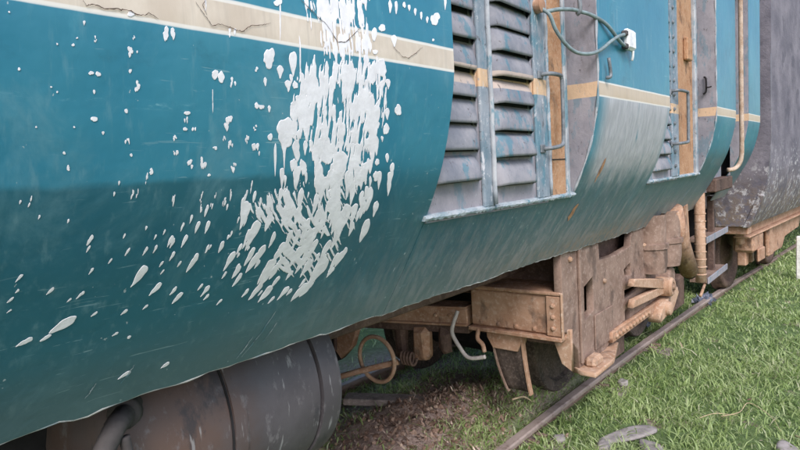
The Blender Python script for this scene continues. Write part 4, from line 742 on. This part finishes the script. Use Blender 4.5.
# hanging hose loop, pull rod, spring and brake gear under the beam
loop = [(2.86, 2.635 + 0.155 * math.cos(t), 0.605 + 0.155 * math.sin(t) - 0.0 * t) for t in np.linspace(0, 2 * math.pi, 41)[:-1]]
tube('hanging_loop', loop, 0.0145, TAN, bog, 10, True)
tube('pull_rod', [(2.66, 3.05, 0.42), (2.80, 2.75, 0.52), (2.90, 2.48, 0.600)], 0.020, RUST, bog, 10)
hx = [(2.92 + 0.028 * math.cos(t), 2.46 - t * 0.0040, 0.63 + 0.040 * math.sin(t)) for t in np.linspace(0, 2 * math.pi * 4.0, 80)]
tube('coil_spring', hx, 0.009, RUSTD, bog, 7)
def lump(name, x0, x1, y0, y1, z0, z1, mat, bev):
    bm = bmesh.new(); bm_box(bm, x0, x1, y0, y1, z0, z1, bev); 
    for v in bm.verts: v.co += Vector((random.gauss(0, 0.006), random.gauss(0, 0.006), random.gauss(0, 0.006)))
    return bm_obj(name, bm, mat, bog)
lump('brake_hanger', 2.98, 3.08, 2.30, 2.44, 0.60, 0.82, RUST, 0.03)
lump('brake_hanger', 3.00, 3.08, 2.14, 2.23, 0.66, 0.83, RUSTD, 0.03)
lump('brake_hanger', 2.99, 3.06, 2.50, 2.58, 0.58, 0.82, RUSTD, 0.02)
pp = [(2.99, 2.045, 0.97), (2.96, 2.06, 0.90), (2.955, 2.072, 0.845), (2.96, 2.06, 0.80), (2.96, 2.02, 0.745), (2.96, 1.985, 0.705), (2.96, 1.95, 0.692), (2.96, 1.90, 0.70), (2.965, 1.845, 0.715)]
tube('bent_pipe', smooth_path(pp, 5), 0.0125, PALE, bog, 10)
# bracket hung under the headstock above the wheel
plate('wheel_bracket', [(1.66, 0.86), (1.905, 0.86), (1.90, 0.80), (1.86, 0.735), (1.69, 0.735), (1.665, 0.80)], [], HX + 0.02, 0.09, RUST, bog, 0.006, 'yz')
tube('bracket_pipe', smooth_path([(3.04, 1.93, 0.86), (3.03, 1.935, 0.80), (3.03, 1.90, 0.765), (3.03, 1.89, 0.72)], 4), 0.014, RUST, bog, 8)
box('cross_bar', 3.14, 3.24, 1.40, 1.66, 0.79, 0.85, RUSTD, bog, 0.008)

GUARD = make_rust('greasy_guard', (0.040, 0.032, 0.030), (0.095, 0.070, 0.060), (0.20, 0.16, 0.14), 0.5, 1.5)
# curved guard plate in front of the wheel, with a worn outer flange
V = []; F = []; ng = 12
for i in range(ng):
    t = i / (ng - 1); z = 0.87 - 0.40 * t; x = 3.09 + 0.05 * t * t; yl = 1.880 - 0.075 * t ** 2.2; yr = 1.672 - 0.02 * t
    for q in range(5): V.append((x + 0.012 * math.sin(q / 4 * math.pi), yr + (yl - yr) * q / 4, z))
    for q in range(5): V.append((x + 0.018 + 0.012 * math.sin(q / 4 * math.pi), yr + (yl - yr) * q / 4, z))
for i in range(ng - 1):
    for q in range(4): a = i * 10 + q; F += [(a, a + 1, a + 11, a + 10), (a + 5, a + 15, a + 16, a + 6)]
    a = i * 10; F += [(a, a + 10, a + 15, a + 5), (a + 4, a + 9, a + 19, a + 14)]
F += [(0, 5, 6, 7, 8, 9, 4, 3, 2, 1), tuple(110 + q for q in (0, 1, 2, 3, 4, 9, 8, 7, 6, 5))]
gp = mesh('wheel_guard', V, F, GUARD, bog, True)
V = []; F = []
for i in range(ng):
    t = i / (ng - 1); z = 0.865 - 0.41 * t; x = 3.09 + 0.05 * t * t; yr = 1.672 - 0.02 * t
    V += [(x - 0.008, yr - 0.010, z), (x - 0.008, yr + 0.0, z), (x + 0.03, yr + 0.0, z), (x + 0.03, yr - 0.010, z)]
for i in range(ng - 1):
    for q in range(4): a = i * 4 + q; b_ = i * 4 + (q + 1) % 4; F.append((a, b_, b_ + 4, a + 4))
F += [(0, 1, 2, 3), (44, 45, 46, 47)]
mesh('guard_flange', V, F, RUST, bog)
V = [(x, y + 0.215 - 0.012 - 0.065 * ((0.865 - z) / 0.45) ** 2.2, z) for x, y, z in V]; mesh('guard_flange', V, F, RUSTG, bog)
# wheels and axles
WR = 0.45
def wheel(x, y, s):
    yc = y; pr = [(-0.02, 0.001), (-0.02, 0.09), (-0.01, 0.10), (0.02, 0.12), (0.03, WR - 0.10), (0.0, WR - 0.085), (-0.004, WR - 0.012), (0.004, WR - 0.004), (0.02, WR), (0.105, WR + 0.004), (0.118, WR + 0.03), (0.135, WR + 0.032), (0.142, WR + 0.02), (0.142, WR - 0.08), (0.12, WR - 0.10), (0.11, 0.12), (0.13, 0.001)]
    wz = TRACK_Z + WR + 0.004 * math.sin(x * 1.7) + 0.002
    o = lathe('wheel', [(h * s, r) for h, r in pr], 'y', (x, yc, wz), GUARD, bog, 56)
    return o
for x in (4.12, 5.80):
    wheel(x, rail_y(x) + 0.10, 1); wheel(x, rail_y(x) + 1.50, -1)
    v, f = lathe_data([(0, 0.001), (0, 0.085), (1.6, 0.085), (1.6, 0.001)], 'y', (x, rail_y(x) + 0.06, TRACK_Z + WR), 20); mesh('axle', v, f, RUSTD, bog, True)
    box('axle_box', x - 0.16, x + 0.16, 1.46, 1.70, TRACK_Z + WR - 0.14, TRACK_Z + WR + 0.16, RUSTD, bog, 0.02)
# traction gear between the wheels, transoms, far side frame
lump('traction_motor', 4.1, 5.2, 2.14, 3.20, 0.30, 1.15, DARK, 0.08)
box('frame_transom', 3.34, 3.46, 1.42, 3.60, 1.0, 1.30, RUSTD, bog, 0.01)
box('frame_transom', 5.05, 5.2, 1.42, 3.60, 0.75, 1.35, DARK, bog, 0.01)
plate('far_bogie_frame', frame_out, [], 3.60, 0.05, RUSTD, bog, 0.006)
box('underframe_girder', 1.6, 7.0, 1.75, 1.85, 1.18, 1.438, RUSTD, loco, 0.01)
box('underframe_girder', -2.0, 7.0, 3.15, 3.25, 1.10, 1.438, DARK, loco, 0.01)
lump2 = box('underfloor_dark_case', 1.55, 2.75, 3.0, 3.60, 0.52, 1.43, DARK, loco, 0.03)
box('underfloor_dark_case', -1.5, 0.62, 1.74, 3.5, 0.35, 1.43, DARK, loco, 0.03)  # added dark box, keeps the view under the near end dark
box('dark_fill_box', 1.5, 3.5, 3.56, 3.95, 0.28, 1.42, DARK, loco, 0.03)  # added dark box, hides the lit ground beyond so the gap stays dark
# coupler and buffer beam at the far end
box('buffer_beam', 7.0, 7.12, 1.42, 3.6, 0.80, 1.25, DARK, loco, 0.01)
tube('coupler', [(7.12, 2.4, 0.95), (7.75, 2.35, 0.95)], 0.10, RUSTD, loco, 14)

# ================================================================== CARRIAGE BEHIND
WX, WY, WA = 7.62, 1.185, -0.078
car = thing('carriage', 'dark grey weathered carriage with flaking lower side, coupled behind the teal locomotive', 'carriage', (WX, WY, TRACK_Z))
WMT = Matrix.Translation((WX, WY, 0)) @ Matrix.Rotation(WA, 4, 'Z')
def wv(x, y, z): return WMT @ Vector((x, y, z))
zc = [1.0, 1.06, 1.14, 1.24, 1.36, 1.50, 1.66, 1.82, 2.0, 4.4]; yc = [0.0, -0.035, -0.075, -0.115, -0.155, -0.185, -0.205, -0.218, -0.225, -0.225]
V = []; F = []; xsw = np.linspace(0, 11, 60)
for x in xsw:
    for y, z in zip(yc, zc): V.append(wv(x, y + 0.010 * (float(fbm(np.array([x * 1.3]), np.array([z * 2]), 55, 3)[0]) - 0.5), z))
m = len(zc)
for i in range(len(xsw) - 1):
    for j in range(m - 1): a = i * m + j; F.append((a, a + m, a + m + 1, a + 1))
bo = mesh('body_side', V, F, WAGON, car, True)
V = [wv(0, y, z) for y, z in zip(yc, zc)] + [wv(0, 2.85 - y, z) for y, z in reversed(list(zip(yc, zc)))]
V += [wv(-0.05, y + 0.02, z) for y, z in zip(yc, zc)]
nn_ = 2 * m
F = [tuple(range(nn_))] 
mesh('end_wall', V[:nn_], F, WAGON, car)
V = []
for x in (0.0, 11.0):
    for t in np.linspace(0, math.pi, 13): V.append(wv(x, 1.425 - 1.65 * math.cos(t), 4.4 + 0.4 * math.sin(t)))
F = [(j, j + 1, 13 + j + 1, 13 + j) for j in range(12)] + [tuple(range(13)), tuple(range(13, 26))]
mesh('roof', V, F, WAGON, car, True)
V = [wv(x, 3.075 - 0.0, z) for x in (0, 11) for z in (1.0, 4.4)]; mesh('far_side', V, [(0, 1, 3, 2)], WAGON, car)
def wbox(name, x0, x1, y0, y1, z0, z1, mat, bev=0.008): return box(name, x0, x1, y0, y1, z0, z1, mat, car, bev, WMT)
wbox('floor', 0.02, 10.9, 0.12, 2.75, 1.05, 1.10, DARK)
tr = wbox('corner_trim', -0.012, 0.075, -0.006, 0.06, 0.985, 1.36, WAGON)
for v in tr.data.vertices:
    l = WMT.inverted() @ v.co; l.y += float(np.interp(l.z, zc, yc)) + 0.0; v.co = WMT @ l
wbox('headstock', 0.05, 0.22, 0.02, 2.8, 0.90, 1.04, RUST)
wbox('solebar', 0.24, 10.5, 0.10, 0.20, 0.86, 1.03, RUST)
wbox('solebar_flange', 0.24, 10.5, 0.04, 0.22, 0.835, 0.858, RUST)
for i, x in enumerate((0.55, 0.82)): wbox('axle_guard', x, x + 0.12, 0.16, 0.26, 0.45, 0.86, RUST, 0.012)
wbox('axle_box', 0.52, 0.98, 0.06, 0.30, 0.62, 0.84, RUST, 0.03)
wbox('axle_box_lid', 0.60, 0.90, 0.03, 0.059, 0.50, 0.66, RUST, 0.02)
for x in (0.86, 3.1):
    p = wv(x, 0, 0); ry = rail_y(p.x); wz = TRACK_Z + 0.46 + 0.004 * math.sin(p.x * 1.7)
    pr = [(-0.02, 0.001), (-0.02, 0.09), (0.02, 0.12), (0.03, 0.36), (0.0, 0.375), (-0.004, 0.448), (0.02, 0.458), (0.105, 0.462), (0.118, 0.49), (0.135, 0.49), (0.142, 0.38), (0.11, 0.12), (0.13, 0.001)]
    v, f = lathe_data(pr, 'y', (0, 0, 0), 44); mt = Matrix.Translation((p.x, ry - 0.055, wz - 0.010 * min(max(p.x - 7.0, 0.0), 4.0))) @ Matrix.Rotation(WA, 4, 'Z')
    mesh('wheel', [mt @ q for q in v], f, RUSTD, car, True)
bs_ = plate('bogie_side', [(0.3, 0.86), (3.9, 0.86), (3.7, 0.60), (2.7, 0.56), (2.5, 0.42), (1.7, 0.42), (1.4, 0.60), (1.15, 0.70), (0.35, 0.74)], [], 0.16, 0.06, RUST, car, 0.01)
for v in bs_.data.vertices: v.co = WMT @ v.co
wbox('brake_lever', 1.35, 1.60, 0.08, 0.14, 0.45, 0.86, RUST, 0.02)
wbox('inner_gear', 1.0, 4.0, 0.45, 2.4, 0.30, 0.95, DARK, 0.05)

# white marker post at the edge of the grass
po = box('marker_post', 9.86, 9.95, 0.885, 0.955, -0.05, 0.62, flat('white_post_paint', (0.74, 0.72, 0.70), 0.6), None, 0.012)
tag(po, 'short white post standing in the grass beside the grey carriage', 'post')

# ================================================================== CABLE hooked across the doorway
cab = thing('cable', 'loop of grey cable with a white plug hanging across the tan door', 'cable', (2.45, 1.05, 2.46))
c1 = [(2.335, 1.112, 2.505), (2.345, 1.09, 2.475), (2.40, 1.06, 2.485), (2.50, 1.04, 2.497), (2.58, 1.03, 2.498), (2.64, 1.01, 2.49), (2.75, 0.985, 2.462), (2.88, 0.978, 2.412), (2.945, 0.975, 2.393), (3.0, 0.975, 2.395)]
c2 = [(2.335, 1.10, 2.485), (2.34, 1.07, 2.455), (2.37, 1.06, 2.40), (2.42, 1.045, 2.35), (2.49, 1.03, 2.318), (2.57, 1.005, 2.313), (2.66, 0.985, 2.335), (2.77, 0.976, 2.385), (2.88, 0.974, 2.425), (3.0, 0.976, 2.452)]
tube('wire', smooth_path(c1, 6), 0.0085, CABLE, cab, 10); tube('wire', smooth_path(c2, 6), 0.0080, CABLE, cab, 10)
pl = box('plug', 2.985, 3.095, 0.960, 0.997, 2.378, 2.478, PLUG, cab, 0.012)
box('plug_collar', 2.955, 2.984, 0.962, 0.99, 2.376, 2.402, RUBBER, pl, 0.005)
box('plug_collar', 2.955, 2.984, 0.962, 0.99, 2.438, 2.464, RUBBER, pl, 0.005)
tube('plug_tail', smooth_path([(3.08, 0.975, 2.38), (3.085, 0.978, 2.355), (3.09, 0.985, 2.335)], 3), 0.007, PLUG, pl, 8)
# hook and fixing that hold it: parts of the locomotive
tube('cable_hook', smooth_path([(2.55, 1.13, 2.62), (2.55, 1.06, 2.60), (2.548, 1.03, 2.56), (2.548, 1.025, 2.50), (2.55, 1.04, 2.485)], 4), 0.010, STEEL, loco, 8)
lathe('cable_fixing', [(0.0, 0.03), (-0.03, 0.03), (-0.035, 0.02), (-0.035, 0.001)], 'y', (2.335, 1.128, 2.50), RUST, loco, 14)
tube('latch_stub', smooth_path([(2.75, 0.992, 2.225), (2.75, 0.975, 2.225), (2.76, 0.975, 2.245), (2.74, 0.975, 2.31)], 3), 0.008, STEEL, panel_b, 8)
# ================================================================== LOOSE THINGS ON THE GROUND
def gh(x, y): return float(ground_h(np.array([x]), np.array([y]))[0])
STONE = flat('grey_pink_stone', (0.30, 0.27, 0.265), 0.9, 0.2, 0.3, 12)
def stone(x, y, rx, ry, rz, seed, label, rot=0.0, lift=0.4, mat=None):
    r = random.Random(seed); bm = bmesh.new(); bmesh.ops.create_icosphere(bm, subdivisions=3, radius=1.0)
    for v in bm.verts:
        c = v.co; n = 1 + 0.14 * math.sin(3 * c.x + seed) * math.cos(4 * c.y + seed * 2) + r.uniform(-0.03, 0.03)
        c = Vector((c.x * n, c.y * n, max(min(c.z, 0.6), -0.6) * n)); c = Vector((c.x * rx, c.y * ry, c.z * rz)); q = Matrix.Rotation(rot, 3, 'Z') @ c; v.co = q
    z = gh(x, y) + rz * lift
    for v in bm.verts: v.co += Vector((x, y, z))
    o = bm_obj('stone', bm, mat or STONE, smooth=True); return tag(o, label, 'stone', 'stones lying in the grass')
stone(3.80, 1.30, 0.25, 0.075, 0.022, 3, 'flat grey slab-like stone bedded in the grass nearest the viewer', -0.5, 0.9)
stone(3.55, 1.36, 0.055, 0.045, 0.04, 5, 'small pinkish stone beside the flat grey slab', 0.2, 0.6)
stone(3.70, 1.12, 0.10, 0.06, 0.022, 8, 'low grey stone in front of the flat slab', 0.9, 0.8)
stone(4.62, 1.60, 0.055, 0.04, 0.035, 12, 'pale pinkish stone against the middle of the rail', 0.3, 0.8)
stone(3.45, 1.62, 0.05, 0.04, 0.03, 15, 'pale stone at the foot of the rail, nearest the viewer', 0.1, 0.8)
stone(4.15, 0.45, 0.09, 0.06, 0.03, 19, 'half buried stone in the bottom right corner', 0.4, 0.7)

# crumpled plastic scraps beyond the bogie
PLAST = flat('blue_grey_plastic', (0.13, 0.145, 0.20), 0.45, 0.5, 0.3, 9)
def scrap(x, y, s, seed, label):
    r = np.random.default_rng(seed); n = 14; V = []; F = []
    for i in range(n):
        for j in range(n):
            u, v = i / (n - 1) - 0.5, j / (n - 1) - 0.5
            V.append((x + u * s * 1.5 + r.normal(0, 0.012), y + v * s + r.normal(0, 0.012), gh(x, y) + 0.02 + abs(r.normal(0, 0.028)) + 0.10 * math.exp(-8 * (u * u + v * v))))
    for i in range(n - 1):
        for j in range(n - 1): a = i * n + j; F.append((a, a + n, a + n + 1, a + 1))
    o = mesh('plastic_scrap', V, F, PLAST, smooth=False); sm_ = o.modifiers.new('thick', 'SOLIDIFY'); sm_.thickness = 0.003
    return tag(o, label, 'plastic scrap', 'plastic litter by the rail')
scrap(7.75, 1.68, 0.20, 4, 'small crumpled blue-grey plastic scrap on the rail beyond the step')
scrap(6.6, 2.15, 0.5, 6, 'large crumpled blue-grey plastic sheet in shade below the step')

# old plank lying across the dirt
mt = Matrix.Translation((3.18, 2.72, gh(3.18, 2.72) + 0.005)) @ Matrix.Rotation(0.50, 4, 'Z') @ Matrix.Rotation(0.02, 4, 'X')
tag(box('plank', -0.07, 0.07, -0.45, 0.42, -0.02, 0.03, SLEEP, None, 0.008, mt), 'grey weathered plank lying in the dirt under the locomotive', 'plank')

STRAW = flat('dry_straw', (0.46, 0.36, 0.24), 0.8, 0.2, 0.3, 30)
def twig(pts, r, label):
    P = [(x, y, gh(x, y) + z) for x, y, z in pts]; return tag(tube('dry_stalk', smooth_path(P, 5), lambda t: r * (1 - 0.6 * t), STRAW, None, 6), label, 'dry stalk', 'dry stalks lying on the grass')
twig([(4.35, 0.85, 0.05), (4.42, 0.75, 0.075), (4.60, 0.72, 0.085), (4.52, 0.58, 0.06), (4.33, 0.50, 0.045)], 0.0035, 'long bent dry stalk on the grass at lower right')
twig([(4.25, 0.96, 0.05), (4.33, 0.88, 0.07), (4.42, 0.76, 0.05)], 0.003, 'short dry stalk left of the long bent one')
twig([(4.30, 0.42, 0.05), (4.22, 0.36, 0.06), (4.12, 0.33, 0.04)], 0.004, 'dry stalk nearest the bottom right corner')
twig([(3.50, 1.98, 0.05), (3.58, 1.93, 0.07), (3.64, 1.90, 0.06)], 0.009, 'pale broken stalk in grass between wheel and rail')

# ------------------------------------------------------------------ leaf litter and clods on the dirt
def make_litter():
    k = M('dead_leaves', 0.85, 0.2); at = k.t.nodes.new('ShaderNodeAttribute'); at.attribute_name = 'tone'
    n = k.t.nodes.new('ShaderNodeValToRGB'); k.L(at.outputs['Fac'], n.inputs[0]); e = n.color_ramp.elements
    e[0].color = (0.11, 0.065, 0.048, 1); e[1].color = (0.58, 0.46, 0.38, 1); x = e.new(0.5); x.color = (0.29, 0.19, 0.145, 1); k.color(n.outputs[0]); return k.m
def set_tone(o, tones, per):
    at = o.data.attributes.new('tone', 'FLOAT', 'POINT'); at.data.foreach_set('value', np.repeat(tones, per).astype(np.float32))
def litter():
    N = 2600; r = RNG
    cx = np.concatenate([r.normal(3.15, 0.42, 2600), r.normal(3.35, 0.55, 1100), r.normal(3.55, 0.28, 650), r.uniform(2.5, 6, 250)])
    cy = np.concatenate([r.normal(2.34, 0.24, 2600), r.normal(2.65, 0.28, 1100), r.normal(2.06, 0.09, 650), r.uniform(0.3, 3.2, 250)])
    ok = np.abs(cy - np.array([rail_y(x) for x in cx])) > 0.06; cx, cy = cx[ok], cy[ok]; N = len(cx)
    V = np.zeros((N, 6, 3)); L = r.uniform(0.012, 0.065, N) * r.uniform(0.5, 1, N); W = L * r.uniform(0.06, 0.42, N); a = r.uniform(0, 6.28, N)
    cz = ground_h(cx, cy) + r.uniform(0.004, 0.03, N); ca, sa = np.cos(a), np.sin(a); ti = r.normal(0, 0.55, N); cu = r.uniform(-0.5, 1.0, N)
    for q, (u, v) in enumerate(((-0.5, 0), (-0.1, -0.5), (0.3, -0.35), (0.5, 0), (0.3, 0.35), (-0.1, 0.5))):
        lx = u * L; ly = v * W; lz = np.sin(ti) * lx + cu * 2.2 * (u * u) * L * 0.5 + cu * 1.5 * v * v * W
        V[:, q, 0] = cx + ca * lx - sa * ly; V[:, q, 1] = cy + sa * lx + ca * ly; V[:, q, 2] = cz + lz
    F = []
    for i in range(N): b = 6 * i; F += [(b, b + 1, b + 5), (b + 1, b + 2, b + 4, b + 5), (b + 2, b + 3, b + 4)]
    o = mesh('leaf_litter', V.reshape(-1, 3), F, make_litter()); set_tone(o, r.random(N) ** 1.2, 6); o['kind'] = 'stuff'
    return tag(o, 'brown dead leaves and dry bits strewn over the dirt', 'leaf litter')
litter()
def clods():
    r = RNG; V = []; F = []; tones = []
    ico = bmesh.new(); bmesh.ops.create_icosphere(ico, subdivisions=1, radius=1.0); iv = np.array([v.co[:] for v in ico.verts]); jf = [[v.index for v in f.verts] for f in ico.faces]; ico.free()
    for i in range(700):
        x = r.normal(2.95, 0.4); y = r.normal(2.35, 0.28)
        if abs(y - rail_y(x)) < 0.08: continue
        s = r.uniform(0.004, 0.020) ; z = float(ground_h(np.array([x]), np.array([y]))[0]) + s * 0.2
        p = iv * (1 + r.normal(0, 0.22, iv.shape)) * s * r.uniform(0.6, 1.2, 3) + [x, y, z]
        b = len(V) * 1; V.extend(p.tolist()); F += [[b + q for q in f] for f in jf]; tones.append(r.random() * 0.8)
    o = mesh('soil_clods', V, F, bpy.data.materials['dead_leaves']); set_tone(o, np.array(tones), len(iv)); o['kind'] = 'stuff'
    return tag(o, 'loose brown soil clods around the buried wheel', 'soil')
clods()

# ------------------------------------------------------------------ grass
def make_grass():
    k = M('grass_blades', 0.42, 0.5); at = k.t.nodes.new('ShaderNodeAttribute'); at.attribute_name = 'tone'
    n = k.t.nodes.new('ShaderNodeValToRGB'); k.L(at.outputs['Fac'], n.inputs[0]); e = n.color_ramp.elements
    e[0].color = (0.17, 0.27, 0.075, 1); e[1].color = (0.56, 0.52, 0.38, 1)
    for p, c in ((0.35, (0.36, 0.47, 0.175)), (0.70, (0.50, 0.59, 0.29)), (0.90, (0.55, 0.60, 0.36))): x = e.new(p); x.color = c + (1,)
    k.color(n.outputs[0])
    tr_ = k.t.nodes.new('ShaderNodeBsdfTranslucent'); k.L(n.outputs[0], tr_.inputs[0]); mx = k.t.nodes.new('ShaderNodeMixShader'); mx.inputs[0].default_value = 0.45
    k.L(k.b.outputs[0], mx.inputs[1]); k.L(tr_.outputs[0], mx.inputs[2]); k.L(mx.outputs[0], k.t.nodes['Material Output'].inputs[0]); return k.m
def grass():
    r = RNG; P = []
    for (x0, x1, y0, y1, dens) in ((2.4, 5.0, 0.0, 3.7, 7200), (5.0, 8.0, -0.2, 3.6, 3800), (8.0, 13.0, -0.5, 3.4, 1500), (13.0, 22.0, -2.5, 3.0, 420), (2.0, 9.0, -2.5, -0.1, 700), (2.6, 9.0, 3.6, 7.5, 350)):
        n = int((x1 - x0) * (y1 - y0) * dens); P.append(np.stack([r.uniform(x0, x1, n), r.uniform(y0, y1, n)], 1))
    P = np.concatenate(P); x, y = P[:, 0], P[:, 1]
    ry = 1.822 - 0.0008 * (x - 1) - 0.0046 * np.clip(x - 1.5, 0, 8.0) ** 2 - 0.075 * np.clip(x - 9.5, 0, 100)
    cl = fbm(x * 2.6 + 30, y * 2.6 + 30, 101, 3); bare = fbm(x * 1.3 + 60, y * 1.3 + 60, 131, 3)
    p = np.clip(0.5 + 1.6 * (cl - 0.35), 0.3, 1.0)
    dirt = np.exp(-0.5 * (((x - 2.90) / 0.50) ** 2 + ((y - 2.46) / 0.25) ** 2)); dirt = np.maximum(dirt, 0.75 * np.exp(-0.5 * (((x - 3.5) / 0.75) ** 2 + ((y - 2.62) / 0.30) ** 2))); p *= np.clip(1 - 1.25 * dirt, 0.02, 1)
    bank = np.exp(-0.5 * (((x - 3.75) / 0.65) ** 2 + ((y - 2.02) / 0.16) ** 2)); p = np.maximum(p, np.clip(1.4 * bank, 0, 1))
    p *= np.where(np.abs(y - ry) < 0.040, 0.0, 1.0)
    p *= np.where(y > ry + 0.45, 0.55, 1.0)
    sp = np.exp(-0.5 * (((x - 4.05) / 0.28) ** 2 + ((y - 0.62) / 0.16) ** 2)) + np.exp(-0.5 * (((x - 3.9) / 0.28) ** 2 + ((y - 1.2) / 0.16) ** 2)); p *= np.clip(1 - 0.8 * sp, 0.1, 1)
    p *= np.clip((0.70 - bare) / 0.12, 0.6, 1)
    keep = r.random(len(x)) < p; x, y, ry, cl = x[keep], y[keep], ry[keep], cl[keep]; N = len(x)
    z = ground_h(x, y); sz = 0.7 + 0.9 * cl; far = np.clip(x / 5.0, 1, 2.2)
    H = r.gamma(5, 0.0086, N) * sz * np.where(np.abs(y - ry) < 0.12, 0.75, 1.0); H = np.clip(H, 0.02, 0.15); Wd = r.uniform(0.0028, 0.0060, N) * far
    a = r.uniform(0, 6.28, N); le = r.uniform(0.3, 1.7, N) * H; ca, sa = np.cos(a), np.sin(a)
    # broad blades turn any way; lean bends with height
    b = a + math.pi / 2 + r.normal(0, 0.5, N); cb, sb = np.cos(b), np.sin(b)
    V = np.zeros((N, 5, 3))
    def setp(q, t, side, wf):
        V[:, q, 0] = x + ca * le * t ** 1.8 + cb * Wd * side * wf; V[:, q, 1] = y + sa * le * t ** 1.8 + sb * Wd * side * wf; V[:, q, 2] = z - 0.004 + H * t * (1 - 0.22 * t * t)
    setp(0, 0, -1, 0.8); setp(1, 0, 1, 0.8); setp(2, 0.55, 1, 0.9); setp(3, 0.55, -1, 0.9); setp(4, 1.0, 0, 0)
    i5 = np.arange(N) * 5
    F = np.empty((2 * N,), object)
    me = bpy.data.meshes.new('grass'); me.vertices.add(N * 5); me.vertices.foreach_set('co', V.reshape(-1).astype(np.float32))
    loops = np.stack([i5, i5 + 1, i5 + 2, i5 + 3, i5 + 3, i5 + 2, i5 + 4], 1).ravel(); me.loops.add(len(loops)); me.loops.foreach_set('vertex_index', loops.astype(np.int32))
    st_ = np.stack([np.arange(N) * 7, np.arange(N) * 7 + 4], 1).ravel(); me.polygons.add(2 * N); me.polygons.foreach_set('loop_start', st_.astype(np.int32))
    me.update(calc_edges=True); me.validate(); me.materials.append(make_grass())
    o = link('grass', me); o['kind'] = 'stuff'
    tone = np.clip(r.normal(0.42, 0.20, N) + 0.35 * (cl - 0.5), 0.02, 0.88); dry = r.random(N) < 0.07; tone[dry] = r.uniform(0.88, 1.0, dry.sum())
    set_tone(o, tone, 5); print('blades', N)
    return tag(o, 'short green grass growing over the track bed', 'grass')
grass()
